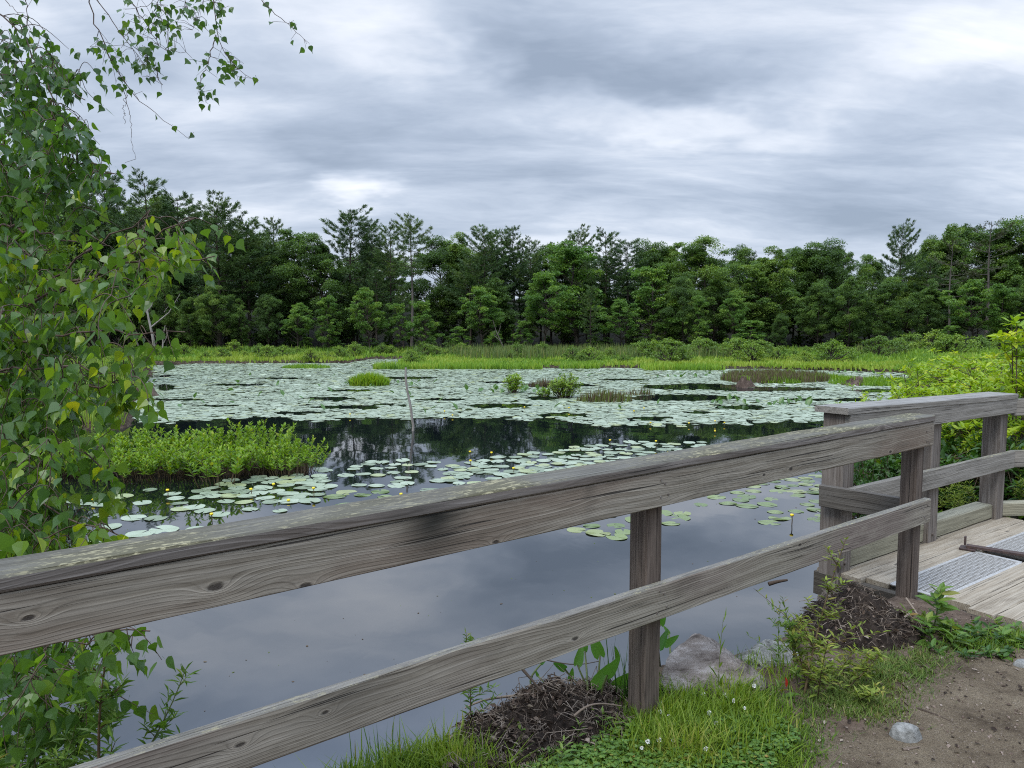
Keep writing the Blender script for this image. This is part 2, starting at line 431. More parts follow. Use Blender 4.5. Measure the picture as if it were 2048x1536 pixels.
col = N.mix(N.m('MULTIPLY', N.mapr(sxyz.outputs[2], .70, .78), N.mapr(sxyz.outputs[1], 8, 9, 1, 0)), col, trod)
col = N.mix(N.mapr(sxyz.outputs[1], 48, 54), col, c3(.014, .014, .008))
p = N.n('ShaderNodeBsdfPrincipled', i_Base_Color=col, i_Roughness=.95); p.inputs['Specular IOR Level'].default_value = .1
bu = N.n('ShaderNodeBump'); bu.inputs['Strength'].default_value = .8; bu.inputs['Distance'].default_value = .03
N.set(bu.inputs['Height'], N.noise(pos, 22.0, 6.0, .7)); N.set(p.inputs['Normal'], bu.outputs[0])
N.nt.links.new(p.outputs[0], out.inputs[0]); M_SOIL = m
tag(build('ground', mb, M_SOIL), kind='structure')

# ------------------------------------------------------------------ water
m, N, out = newmat('pond_water')
pos = N.n('ShaderNodeNewGeometry').outputs['Position']
r1 = N.noise(N.vmul(pos, (1.0, .55, 1)), 2.4, 3.0, .5, .3); r2_ = N.noise(N.vmul(pos, (1.4, .35, 1)), .8, 2.0, .5)
calm = N.mapr(N.noise(pos, .35, 2.0, .5), .4, .65, .25, 1.0)
h = N.m('MULTIPLY', N.m('ADD', r1, N.m('MULTIPLY', r2_, 1.5)), calm)
# faint rings left by something that broke the surface near the lower left bank
cpt = on_z(330, 1400, 0)
ln = N.n('ShaderNodeVectorMath', operation='DISTANCE'); N.set(ln.inputs[0], pos); ln.inputs[1].default_value = (cpt[0] - 1.2, cpt[1] + .2, 0)
ringw = N.m('MULTIPLY', N.m('SINE', N.m('MULTIPLY', ln.outputs['Value'], 24.0)), N.mapr(ln.outputs['Value'], .4, 2.6, .16, 0.0))
h = N.m('ADD', h, ringw)
bu = N.n('ShaderNodeBump'); bu.inputs['Strength'].default_value = 1.0; bu.inputs['Distance'].default_value = .0022
N.set(bu.inputs['Height'], h)
fr = N.n('ShaderNodeFresnel', i_IOR=3.1, i_Normal=bu.outputs[0])
df = N.n('ShaderNodeBsdfDiffuse', i_Color=c3(.004, .006, .007), i_Normal=bu.outputs[0])
gl = N.n('ShaderNodeBsdfGlossy', i_Color=c3(.97, .98, 1.0), i_Roughness=.025, i_Normal=bu.outputs[0])
ms = N.n('ShaderNodeMixShader', i_0=fr.outputs[0]); N.set(ms.inputs[1], df.outputs[0]); N.set(ms.inputs[2], gl.outputs[0])
N.nt.links.new(ms.outputs[0], out.inputs[0]); M_WATER = m
mb = MB(); mb.add([[-300, -20, 0], [300, -20, 0], [300, 52, 0], [-300, 52, 0]], [[0, 1, 2, 3]])
tag(build('water', mb, M_WATER), kind='structure')

# ------------------------------------------------------------------ timber
W_GREY = dict(base=(.165, .143, .108), dark=(.044, .037, .027), light=(.28, .254, .205), ring=.5)
T0, T1 = -3.4, 2.335
def fpx(px, py, n=-.083):
    d = ray(px, py); q = EYE + d * (((fw(0, n, 0) - EYE) @ FN) / (d @ FN)); return (q - FP) @ FD, q[2]
def knot_list(pts, zc):
    r = []
    for px, py, k in pts:
        t, z = fpx(px, py); r.append((t - T0, z - zc, k))
    return r
K_FACE = knot_list([(432, 1174, .010), (58, 1236, .006), (612, 1172, .008), (992, 1084, .006), (1582, 938, .008), (1528, 950, .0055), (1781, 904, .007)], 1.7545)
K_LOW = knot_list([(1150, 1277, .007), (1600, 1090, .006), (650, 1425, .005), (480, 1490, .006)], 1.309)
K_CAP = knot_list([(890, 1010, .010), (1630, 880, .009), (340, 1110, .009)], 1.843)
M_FACE = wood_mat('weathered_face_board', **W_GREY, warm=(.175, .130, .096), stain=[(fpx(865, 1050)[0] - T0, .17, .95), (fpx(1180, 1000)[0] - T0, .05, .25)], knots=K_FACE)
M_LOWR = wood_mat('weathered_lower_rail', **W_GREY, warm=(.185, .15, .126), stain=[(fpx(700, 1400)[0] - T0, .25, .35)], knots=K_LOW)
M_CAPF = wood_mat('weathered_cap_edge', (.12, .10, .082), (.04, .033, .026), (.22, .2, .18), stain=[(fpx(845, 1015)[0] - T0, .22, .95), (fpx(300, 1120)[0] - T0, .6, .6), (fpx(1300, 940)[0] - T0, .2, .6)])
M_CAPT = wood_mat('lichen_grown_cap', (.085, .08, .07), (.032, .03, .026), (.14, .135, .12), moss=.75, mosscol=(.085, .078, .04), rough=.9)
M_POST = wood_mat('brown_post', (.068, .05, .039), (.02, .015, .012), (.15, .118, .094), ring=.75, fine=.55)
M_BRPOST = wood_mat('bridge_post', (.115, .094, .078), (.038, .03, .024), (.21, .185, .16), ring=.65)
M_BRRAIL = wood_mat('bridge_rail', (.172, .157, .132), (.055, .049, .04), (.27, .252, .22))
M_BRACE = wood_mat('dark_brace', (.075, .066, .054), (.03, .026, .022), (.12, .11, .095))
M_CURB = wood_mat('green_curb', (.20, .185, .13), (.075, .068, .045), (.30, .28, .2), fine=.25)
M_DECK = wood_mat('deck_plank', (.235, .194, .138), (.09, .07, .048), (.32, .28, .215), ring=.45, fine=.4)
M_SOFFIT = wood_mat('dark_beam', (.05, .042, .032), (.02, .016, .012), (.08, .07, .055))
M_BRCAP = wood_mat('bridge_cap_top', (.16, .152, .135), (.055, .05, .042), (.26, .25, .225))
M_RAILT = wood_mat('grey_rail_top', (.14, .13, .115), (.05, .045, .04), (.24, .225, .2), moss=.35, mosscol=(.1, .1, .06))

def board(name, o, ax, az, L, T, Wd, mat, parent=None, top=None, seed=0, wob=.0016, ch=.004, mitre=0.0, seg=.06, nw=0.0):
    """a sawn board: o = centre of its first end, ax = along it, az = its width direction"""
    ax = nrm(ax); az = nrm(az); ay = np.cross(az, ax)
    n = max(2, int(L / seg) + 1)
    xs = np.linspace(0, L, n)
    a, b = T / 2, Wd / 2
    sec = np.array([[-a + ch, -b], [a - ch, -b], [a, -b + ch], [a, b - ch], [a - ch, b], [-a + ch, b], [-a, b - ch], [-a, -b + ch]])
    V = np.zeros((n, 8, 3)); V[:, :, 0] = xs[:, None]
    for k in range(8):
        V[:, k, 1] = sec[k, 0] + wob * (2 * fbm(xs, xs * 0 + k * .7, 2.3, seed + k // 2) - 1)
        V[:, k, 2] = sec[k, 1] + wob * (2 * fbm(xs, xs * 0 + k * .7 + 9, 2.3, seed + k // 2 + 5) - 1)
    V[0, :, 0] += mitre * (V[0, :, 2] / Wd + .5) if mitre else 0
    i = np.arange(n - 1)[:, None] * 8; j = np.arange(8)[None]; j2 = (j + 1) % 8
    F = np.stack([i + j, i + j2, i + 8 + j2, i + 8 + j], -1).reshape(-1, 4)
    mbb = MB(); mbb.add(V.reshape(-1, 3), F)
    mbb.add(V[0], [list(range(7, -1, -1))]); mbb.add(V[-1], [list(range(8))])
    me = mbb.mesh(name)
    R = np.stack([ax, ay, az], -1)
    mats = [mat] + ([top] if top else [])
    if top:
        V0 = np.zeros(len(me.polygons) * 3); me.polygons.foreach_get('normal', V0)
        wn = V0.reshape(-1, 3) @ R.T
        mi = (wn[:, 2] > .5).astype(np.int32); me.polygons.foreach_set('material_index', mi)
    ob = link(name, me, mats, parent)
    pl_ = np.array(parent.location) if parent is not None else np.zeros(3)
    MM = Matrix.Identity(4)
    for r_ in range(3):
        for c_ in range(3): MM[r_][c_] = R[r_, c_]
        MM[r_][3] = (np.asarray(o) - pl_)[r_]
    ob.matrix_basis = MM
    return ob

fence = empty('wooden_fence', tuple(fw(0, 0, .8)), 'weathered grey post and rail fence with lichen on its cap along the pond bank', 'fence')
for k, t in enumerate((-2.268, 0.0, 2.268)):
    zb = .45
    board('post', fw(t, 0, zb), ZUP, FN, 1.822 - zb - .001, .089, .089, M_POST, fence, seed=20 + k)
board('face_board', fw(T0, -.0642, 1.7545), FD, ZUP, T1 - T0, .038, .135, M_FACE, fence, seed=1, wob=.0022)
board('cap_board', fw(T0, -.0165, 1.8435), FD, FN, T1 - T0 - .005, .038, .145, M_CAPF, fence, top=M_CAPT, seed=3, wob=.003, ch=.006)
board('lower_rail', fw(T0, -.0642, 1.309), FD, ZUP, T1 - T0, .038, .138, M_LOWR, fence, top=M_RAILT, seed=5, wob=.0025)
b0 = np.array([1.955, 4.800, 1.295]); b1_ = np.array([2.262, 4.40, 1.3125])
bd_ = nrm(b1_ - b0)
board('brace', b0, bd_, ZUP, np.linalg.norm(b1_ - b0) + .05, .038, .137, M_BRACE, fence, seed=7)

# ------------------------------------------------------------------ footbridge
br = empty('footbridge', tuple(bw(0, 0, .8)), 'plank footbridge with expanded metal treads, kerb timbers and grey handrail beside the fence end', 'bridge')
def bpost(s, zlo, ztop, w_=.115, dp=.15, seed=0):
    board('post', bw(s, dp / 2, zlo), ZUP, BN, ztop - zlo, w_, dp, M_BRPOST, br, seed=seed)
bpost(.065, .42, 1.812, .13, .145, 31); bpost(1.20, .5, 1.790, .135, .14, 32); bpost(2.31, .5, 1.768, .125, .135, 33)
slope = -.020
rd = nrm(BD + ZUP * slope)
board('hand_rail', bw(.0, -.0205, 1.748), rd, ZUP, 2.42, .038, .135, M_BRRAIL, br, seed=40)
board('cap_board', bw(-.035, .070, 1.8385), rd, BN, 2.47, .041, .228, M_BRRAIL, br, top=M_BRCAP, seed=41, wob=.003)
board('mid_rail', bw(.02, -.0205, 1.278), BD, ZUP, 2.42, .038, .138, M_BRRAIL, br, top=M_RAILT, seed=42)
D2 = nrm(np.array([.985, .10, 0])); e1 = bw(2.425, -.012, 1.700)
board('hand_rail', e1, D2, ZUP, 2.2, .038, .135, M_BRRAIL, br, seed=43)
board('mid_rail', bw(2.445, -.012, 1.278), D2, ZUP, 2.2, .038, .138, M_BRRAIL, br, top=M_RAILT, seed=44)
board('post', e1 * [1, 1, 0] + D2 * 1.6 + np.array([-.06, .1, .5]), ZUP, BN, 1.24, .115, .15, M_BRPOST, br, seed=45)
for k, (s0, s1, h_) in enumerate(((.134, 1.128, .135), (1.272, 2.243, .118))):
    board('kerb_timber', bw(s0, .095, .804 + h_ / 2), BD, ZUP, s1 - s0, .13, h_, M_CURB, br, top=M_CURB, seed=50 + k, wob=.005, ch=.008)
board('kerb_timber', bw(2.38, .06, .86), D2, ZUP, 1.9, .11, .11, M_CURB, br, seed=53, wob=.004, ch=.008)
planks = [(.165, -.135), (-.140, -.277), (-.583, -.735), (-.742, -.878), (-.884, -1.02), (-1.026, -1.165), (-1.17, -1.31), (-1.61, -1.75), (-1.756, -1.9)]
for k, (va, vb) in enumerate(planks):
    s0 = .02 + .03 * ((k * 7) % 3 - 1) + (.03 if k == 0 else .05)
    s1 = 2.42 + 1.25 * max(0, -(va + vb) / 2)
    board('deck_plank', bw(s0, (va + vb) / 2, .781), BD, BN, s1 - s0, .038, va - vb, M_DECK, br, seed=60 + k, wob=.003, ch=.005)
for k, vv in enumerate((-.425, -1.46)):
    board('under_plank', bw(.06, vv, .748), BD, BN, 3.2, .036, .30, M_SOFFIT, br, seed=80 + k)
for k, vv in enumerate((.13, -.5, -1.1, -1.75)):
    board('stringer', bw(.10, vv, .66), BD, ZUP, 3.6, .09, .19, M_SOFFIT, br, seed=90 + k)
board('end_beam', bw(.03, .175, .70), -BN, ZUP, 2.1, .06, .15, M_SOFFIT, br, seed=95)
M_DULL = plain_mat('dull_steel', [(.05, .04, .035), (.12, .10, .085), (.2, .19, .17)], 30, .6, .5, .1)
for sb_ in (.06, 1.2):
    bolt = MB(); bolt.tube([bw(sb_, .002, .86), bw(sb_, -.012, .86)], .012, 8); build('bolt', bolt, M_DULL, br, tuple(bw(0, 0, .8)))
for t_ in (-.02, .02, 2.25, 2.29):
    for z_ in (1.785, 1.72, 1.345, 1.275):
        nb = MB(); dz = .012 * math.sin(t_ * 40 + z_ * 30); nb.tube([fw(t_ + dz, -.080, z_ + dz), fw(t_ + dz, -.0865, z_ + dz)], .0042, 8); build('nail', nb, M_DULL, fence, tuple(fw(0, 0, .8)))
# expanded metal treads: two crossing families of thin ribbons inside a flat rim
M_MESH = plain_mat('galvanised_mesh', [(.29, .285, .265), (.40, .393, .37), (.52, .51, .485)], 60, .5, .5, .15, .002, metal=.25)
def tread(s0, s1, v0, v1):
    q = MB(); zt = .797; rim = .022
    def bar(a, b, wd, th, mz=0.0):
        a = np.array(a); b = np.array(b); dv = nrm(b - a); nn = np.array([-dv[1], dv[0]]) * wd / 2
        c = [a + nn, a - nn, b - nn, b + nn]
        lo = [bw(p_[0], p_[1], zt - th + mz) for p_ in c]; hi = [bw(p_[0], p_[1], zt + mz) for p_ in c]
        q.add(np.array(lo + hi), [[4, 5, 6, 7], [0, 3, 2, 1], [0, 1, 5, 4], [1, 2, 6, 5], [2, 3, 7, 6], [3, 0, 4, 7]])
    for a, b in (((s0, v0), (s1, v0)), ((s0, v1), (s1, v1))): bar(a, b, rim, .006, .0015)
    for a, b in (((s0, v0), (s0, v1)), ((s1, v0), (s1, v1))): bar(a, b, .035, .006, .0031)
    k = .42; st = .0265                      # slope of the ribbons and their spacing along the tread
    wv = abs(v1 - v0); n_ = int((s1 - s0 + k * wv) / st) + 1
    for sg in (1, -1):
        for i_ in range(-1, n_ + 1):
            sa = s0 + i_ * st - (0 if sg > 0 else 0); a0 = sa - k * wv if sg > 0 else sa
            pa = [a0, max(v0, v1)]; pb = [a0 + sg * k * wv, min(v0, v1)] if sg > 0 else [a0 - k * wv, min(v0, v1)]
            pa = np.array(pa); pb = np.array(pb); dd = pb - pa
            tlo, thi = 0.0, 1.0
            if abs(dd[0]) > 1e-9:
                ta, tb = (s0 - pa[0]) / dd[0], (s1 - pa[0]) / dd[0]
                tlo, thi = max(0, min(ta, tb)), min(1, max(ta, tb))
            if thi - tlo < .03: continue
            bar(pa + dd * tlo, pa + dd * thi, .0068, .004, 0.0 if sg > 0 else -.0017)
    return build('mesh_tread', q, M_MESH, br, tuple(bw(0, 0, .8)))
for (s0, s1, v0, v1) in ((.10, 1.20, -.285, -.575), (1.36, 3.1, -.285, -.575), (.10, 3.1, -1.318, -1.602)): tread(s0, s1, v0, v1)
# locking bar over the treads
M_STEEL = plain_mat('brown_painted_steel', [(.035, .022, .02), (.06, .04, .036), (.1, .06, .045)], 25, .55, .4, .3, .002)
bar_o = bw(1.22, -.2, .8)
lb = empty('locking_bar', tuple(bar_o), 'brown steel locking bar with an upright hasp lying across the metal treads', 'bar')
bdir = nrm(bw(1.30, -.55, 0) - bw(1.19, -.18, 0)); bnr = np.array([-bdir[1], bdir[0], 0])
def obox(name, c, L, Wd, Hh, mat, parent, z, d=bdir, nn=bnr):
    q = MB(); o_ = bw(*c, 0) * [1, 1, 0]
    pts = [o_ + d * a + nn * b + ZUP * z_ for z_ in (z, z + Hh) for a, b in ((0, -Wd / 2), (L, -Wd / 2), (L, Wd / 2), (0, Wd / 2))]
    q.add(np.array(pts), [[0, 3, 2, 1], [4, 5, 6, 7], [0, 1, 5, 4], [1, 2, 6, 5], [2, 3, 7, 6], [3, 0, 4, 7]])
    return build(name, q, mat, parent, tuple(parent.location))
obox('flat_bar', (1.22, -.225), 1.9, .055, .016, M_STEEL, lb, .815)
obox('bearing_pad', (1.20, -.19), .10, .10, .008, M_STEEL, lb, .8055)
obox('hasp', (1.205, -.215), .012, .032, .06, M_STEEL, lb, .8315)

# ------------------------------------------------------------------ dirt path
pp = [(1500, 1620), (1560, 1500), (1660, 1450), (1740, 1445), (1800, 1415), (1845, 1365), (1890, 1318), (1990, 1300), (2120, 1300), (2500, 1380), (2700, 1800)]
poly = np.array([on_z(a, b, .8)[:2] for a, b in pp] + [[4.5, 0.2], [4, -3], [-1.0, -3.0], [-.1, 1.2]])
def in_poly(x, y, pl_):
    r = np.zeros(np.shape(x), bool); k = len(pl_); j_ = k - 1
    for i_ in range(k):
        xi, yi = pl_[i_]; xj, yj = pl_[j_]
        r ^= ((yi > y) != (yj > y)) & (x < (xj - xi) * (y - yi) / (yj - yi + 1e-12) + xi); j_ = i_
    return r
stp = .022
ax_ = np.arange(-1.2, 4.6, stp); ay_ = np.arange(-3, 4.6, stp)
AX, AY = np.meshgrid(ax_, ay_, indexing='ij')
jx = AX + .22 * (fbm(AX, AY, 5, 21) - .5) * 1.4; jy = AY + .22 * (fbm(AX, AY, 5, 25) - .5) * 1.4
AZ = ground_h(AX, AY) + .007 + .010 * (fbm(AX, AY, 9, 31) - .5)
ins = in_poly(jx, jy, poly); cell = ins[:-1, :-1] & ins[1:, :-1] & ins[1:, 1:] & ins[:-1, 1:]
ci, cj = np.nonzero(cell); nY = len(ay_); idx = ci * nY + cj
F_ = np.stack([idx, idx + nY, idx + nY + 1, idx + 1], -1); used = np.unique(F_); rem = -np.ones(AX.size, int); rem[used] = np.arange(len(used))
mb = MB(); mb.add(np.stack([AX, AY, AZ], -1).reshape(-1, 3)[used], rem[F_], .5, 0, True)
m, N, out = newmat('trodden_dirt')
pos = N.n('ShaderNodeNewGeometry').outputs['Position']
a = N.noise(pos, 4.0, 8.0, .7); f_ = N.noise(pos, 150.0, 4.0, .75)
col = N.ramp(a, [(.3, (.10, .076, .048)), (.45, (.215, .17, .112)), (.58, (.275, .222, .148)), (.72, (.36, .298, .208))])
col = N.mix(N.mapr(f_, .35, .75, 0, .75), col, c3(.085, .06, .045))
vo = N.n('ShaderNodeTexVoronoi'); N.set(vo.inputs['Vector'], pos); vo.inputs['Scale'].default_value = 60.0
col = N.mix(N.mapr(vo.outputs['Distance'], .1, .25, .55, 0), col, c3(.34, .28, .23))
p = N.n('ShaderNodeBsdfPrincipled', i_Base_Color=col, i_Roughness=.95); p.inputs['Specular IOR Level'].default_value = .1
bu = N.n('ShaderNodeBump'); bu.inputs['Strength'].default_value = 1.0; bu.inputs['Distance'].default_value = .02
N.set(bu.inputs['Height'], N.m('ADD', f_, N.m('MULTIPLY', N.noise(pos, 30.0, 5.0, .7), 1.5))); N.set(p.inputs['Normal'], bu.outputs[0])
N.nt.links.new(p.outputs[0], out.inputs[0])
tag(build('path', mb, m), kind='structure')
# ------------------------------------------------------------------ foliage materials
G_OAK = leaf_mat('broad_foliage', [(0, (0.0461, 0.0887, 0.0218)), (0.35, (0.079, 0.1544, 0.0299)), (0.65, (0.1316, 0.2217, 0.0381)), (1, (0.222, 0.3075, 0.0543))], .38, .5, .35, objvar=.35)
G_LIGHT = leaf_mat('light_foliage', [(0, (0.0678, 0.1513, 0.0262)), (0.4, (0.1187, 0.2269, 0.0366)), (0.7, (0.1779, 0.2888, 0.0444)), (1, (0.2881, 0.3575, 0.0523))], .4, .5, .35, objvar=.3)
G_PINE = leaf_mat('pine_needles', [(0, (0.0275, 0.0625, 0.025)), (0.4, (0.05, 0.1, 0.0325)), (0.7, (0.0813, 0.1438, 0.0375)), (1, (0.125, 0.175, 0.045))], .2, .55, .3, objvar=.3)
G_SPARSE = leaf_mat('ailing_needles', [(0, (.05, .04, .025)), (.5, (.05, .06, .022)), (1, (.07, .09, .03))], .15, .6, .3)
G_SHRUB = leaf_mat('marsh_bush_leaves', [(0, (0.0851, 0.1559, 0.0267)), (0.5, (0.1559, 0.2551, 0.034)), (1, (0.2835, 0.3686, 0.0486))], .35, .5, .3, objvar=.5)
G_MEADOW = leaf_mat('meadow_grass', [(0, (0.0759, 0.153, 0.035)), (0.35, (0.1265, 0.2422, 0.0375)), (0.7, (0.2087, 0.3379, 0.0425)), (1, (0.3416, 0.3953, 0.075))], .4, .6, .2)
G_CAT = leaf_mat('cattail_leaves', [(0, (0.088, 0.13, 0.045)), (0.6, (0.121, 0.18, 0.0525)), (1, (0.22, 0.22, 0.075))], .3, .6, .2)
G_YELLOW = leaf_mat('yellow_green_leaves', [(0, (0.0897, 0.1741, 0.0156)), (0.3, (0.1645, 0.2812, 0.0182)), (0.65, (0.2841, 0.4017, 0.0234)), (1, (0.4934, 0.5356, 0.039))], .42, .42, .35)
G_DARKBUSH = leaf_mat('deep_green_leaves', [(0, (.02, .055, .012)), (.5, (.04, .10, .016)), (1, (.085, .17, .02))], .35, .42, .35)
G_ISL = leaf_mat('loosestrife_leaves', [(0, (0.0797, 0.1638, 0.0151)), (0.4, (0.1355, 0.252, 0.0202)), (0.8, (0.2231, 0.3402, 0.0252)), (1, (0.3507, 0.378, 0.0378))], .42, .45, .3)
G_BIRCH = leaf_mat('birch_leaves', [(0, (0.0427, 0.1031, 0.025)), (0.3, (0.0641, 0.1456, 0.0271)), (0.55, (0.0934, 0.1881, 0.025)), (0.75, (0.1468, 0.2427, 0.0187)), (0.93, (0.2668, 0.3398, 0.0187)), (1, (0.4002, 0.3883, 0.026))], .5, .36, .5, tcol=(1.8, 1.65, .5))
G_WEED = leaf_mat('weed_leaves', [(0, (0.055, 0.1125, 0.025)), (0.5, (0.0963, 0.1875, 0.0275)), (0.8, (0.165, 0.2375, 0.0375)), (1, (0.3025, 0.2, 0.05))], .35, .45, .35)
G_GOLD = leaf_mat('goldenrod_leaves', [(0, (.14, .10, .03)), (.25, (.13, .18, .03)), (.7, (.22, .29, .04)), (1, (.34, .30, .07))], .35, .5, .3)
G_GRASS = leaf_mat('bank_grass', [(0, (.06, .115, .014)), (.4, (.115, .195, .018)), (.8, (.195, .275, .024)), (1, (.30, .31, .07))], .4, .5, .25)
G_LAWN = leaf_mat('short_turf', [(0, (.05, .09, .02)), (.5, (.09, .15, .025)), (.85, (.14, .19, .04)), (1, (.26, .22, .09))], .3, .6, .2)
G_ARROW = leaf_mat('pickerelweed_leaves', [(0, (.035, .11, .02)), (.5, (.06, .17, .025)), (1, (.12, .25, .03))], .35, .25, .5)
G_PAD = leaf_mat('lily_pad_skin', [(0, (0.1785, 0.2236, 0.1412)), (0.25, (0.2515, 0.3064, 0.206)), (0.8, (0.3165, 0.3726, 0.2632)), (1, (0.2921, 0.3312, 0.1526))], .05, .33, .6)
G_WETPAD = leaf_mat('awash_lily_pad', [(0, (.10, .15, .04)), (.6, (.17, .22, .07)), (1, (.23, .26, .10))], .05, .16, .6)
G_EMER = leaf_mat('emergent_leaf', [(0, (.04, .10, .02)), (.6, (.075, .16, .025)), (1, (.14, .2, .03))], .3, .35, .5)
M_BARK = plain_mat('tree_bark', [(.022, .018, .014), (.06, .05, .04), (.11, .095, .08)], 6, .9, .1, .5, .03, stretch=(1, 1, .25))
M_MIDBARK = plain_mat('grey_bark', [(.05, .042, .036), (.10, .088, .075), (.16, .145, .13)], 6, .9, .1, .5, .03, stretch=(1, 1, .25))
M_PALEBARK = plain_mat('pale_bark', [(.12, .105, .09), (.24, .22, .195), (.34, .32, .29)], 5, .9, .1, .4, .02, stretch=(1, 1, .3))
M_TWIG = plain_mat('birch_twig', [(.045, .028, .02), (.075, .05, .035), (.11, .08, .06)], 30, .7, .3, .2, .002)
M_STEM = plain_mat('green_stem', [(.06, .09, .03), (.09, .12, .035), (.12, .12, .05)], 20, .6, .3, 0)
M_REDSTEM = plain_mat('brown_stem', [(.05, .035, .02), (.1, .07, .035), (.13, .10, .05)], 20, .7, .3, 0)

DIAM = np.array([[0, 0, 0], [-.36, .45, .10], [0, 1, -.03], [.36, .45, .10]]); DIAM_F = np.array([[0, 3, 2, 1]])
LANCE = np.array([[0, 0, 0], [-.10, .3, .03], [-.11, .55, .04], [0, 1, -.08], [.11, .55, .04], [.10, .3, .03], [0, .42, -.015]])
LANCE_F = [np.array([[0, 6, 1], [6, 2, 1], [6, 3, 2], [0, 5, 6], [6, 5, 4], [6, 4, 3]])]
OVAL = np.array([[0, 0, 0], [-.17, .25, .03], [-.21, .5, .04], [-.12, .8, .0], [0, 1, -.08], [.12, .8, .0], [.21, .5, .04], [.17, .25, .03], [0, .5, -.03]])
OVAL_F = [np.array([[0, 8, 1], [8, 2, 1], [8, 3, 2], [8, 4, 3], [0, 7, 8], [8, 7, 6], [8, 6, 5], [8, 5, 4]])]
# birch leaf: a short stalk, a broad triangular blade and a drawn-out tip
BIRCH = np.array([[0, 0, 0], [0, .22, -.01], [-.20, .24, .03], [-.36, .38, .06], [-.30, .52, .05], [-.16, .68, .02], [-.06, .82, -.02], [0, 1.05, -.09], [.06, .82, -.02], [.16, .68, .02], [.30, .52, .05], [.36, .38, .06], [.20, .24, .03], [0, .5, -.03], [0, .72, -.04], [-.012, .0, 0], [.012, .0, 0]])
BIRCH_F = [np.array([[1, 13, 2], [2, 13, 3], [3, 13, 4], [4, 13, 5], [5, 13, 14], [5, 14, 6], [6, 14, 7], [1, 12, 13], [12, 11, 13], [11, 10, 13], [10, 9, 13], [9, 14, 13], [9, 8, 14], [8, 7, 14], [15, 16, 1]])]

# ------------------------------------------------------------------ trees
def decid(seed, H=8.0, W=4.5, cb=.25, ncl=38, nl=150, ls=.15, top=1.0, spread=.85, flat=.62):
    r = np.random.default_rng(seed)
    tr, cr = MB(), MB()
    lean = r.normal(size=2) * .05 * H
    zs = np.linspace(-.4, .88 * H, 10)
    tp = np.stack([lean[0] * (zs / H) ** 2 + .10 * np.sin(zs * 1.3 + seed), lean[1] * (zs / H) ** 2 + .10 * np.cos(zs * 1.1 + seed), zs], -1)
    r0 = .010 * H + .03
    tr.tube(tp, np.linspace(r0, .02, 10), 7)
    lob = r.random((6, 4))                       # uneven hull: each sector and storey swells or shrinks
    for k in range(ncl):
        u = (k + .5) / ncl; u = u ** .85
        if r.random() < .10: continue
        z = cb * H + u * (1 - cb) * H * .96
        a = k * 2.4 + r.random() * .9
        sec = lob[int(a / 6.2832 * 6) % 6, min(3, int(u * 4))]
        R = W / 2 * (np.sin(PI * (u * .80 + .17))) ** .75 * top * (.55 + .75 * sec)
        rad = R * (.25 + .75 * np.sqrt(r.random())) * spread
        z += (sec - .5) * .12 * H * (u > .5)
        tx = np.interp(z, zs, tp[:, 0]); ty = np.interp(z, zs, tp[:, 1])
        c = np.array([tx + rad * math.cos(a), ty + rad * math.sin(a), z])
        cs = (.24 + .42 * r.random() ** 1.5) * W / 4.5
        zb = max(.1 * H, z - .6 * rad - .3)
        b0 = np.array([np.interp(zb, zs, tp[:, 0]), np.interp(zb, zs, tp[:, 1]), zb])
        mid = (b0 + c) / 2 + [0, 0, -.1 * rad]
        tr.tube([b0, mid, c], [.035 * (1 - u) + .015, .02, .008], 4, cap=False)
        # a bough carries several small sprays, lit on top and hollow beneath
        ns = 3 + int(r.random() * 4); cvb = .12 + .5 * r.random() + .10 * (u - .5)
        for q_ in range(ns):
            so = nrm(r.normal(size=3) + [0, 0, .15]) * cs * (.35 + .6 * r.random()) * [1.15, 1.15, .7]
            c2 = c + so; rs = cs * (.38 + .34 * r.random())
            n = int(nl * .42 * (.6 + .8 * r.random()) * (cs / .5) ** 1.2)
            d = nrm(r.normal(size=(n, 3)) + [0, 0, .55])
            P = c2 + d * (rs * (.45 + .7 * r.random((n, 1)) ** .7)) * [1.2, 1.2, flat]
            up = nrm(d * .5 + [0, 0, .8] + r.normal(size=(n, 3)) * .45)
            ax = nrm(d * [1, 1, .2] + r.normal(size=(n, 3)) * .6 + [0, 0, -.25])
            cr.scatter(DIAM, DIAM_F, P, frames(ax, up), ls * (.5 + .8 * r.random(n)), np.clip(cvb + .12 * (q_ % 3 - 1) + r.normal(size=n) * .13, 0, 1))
    return tr, cr

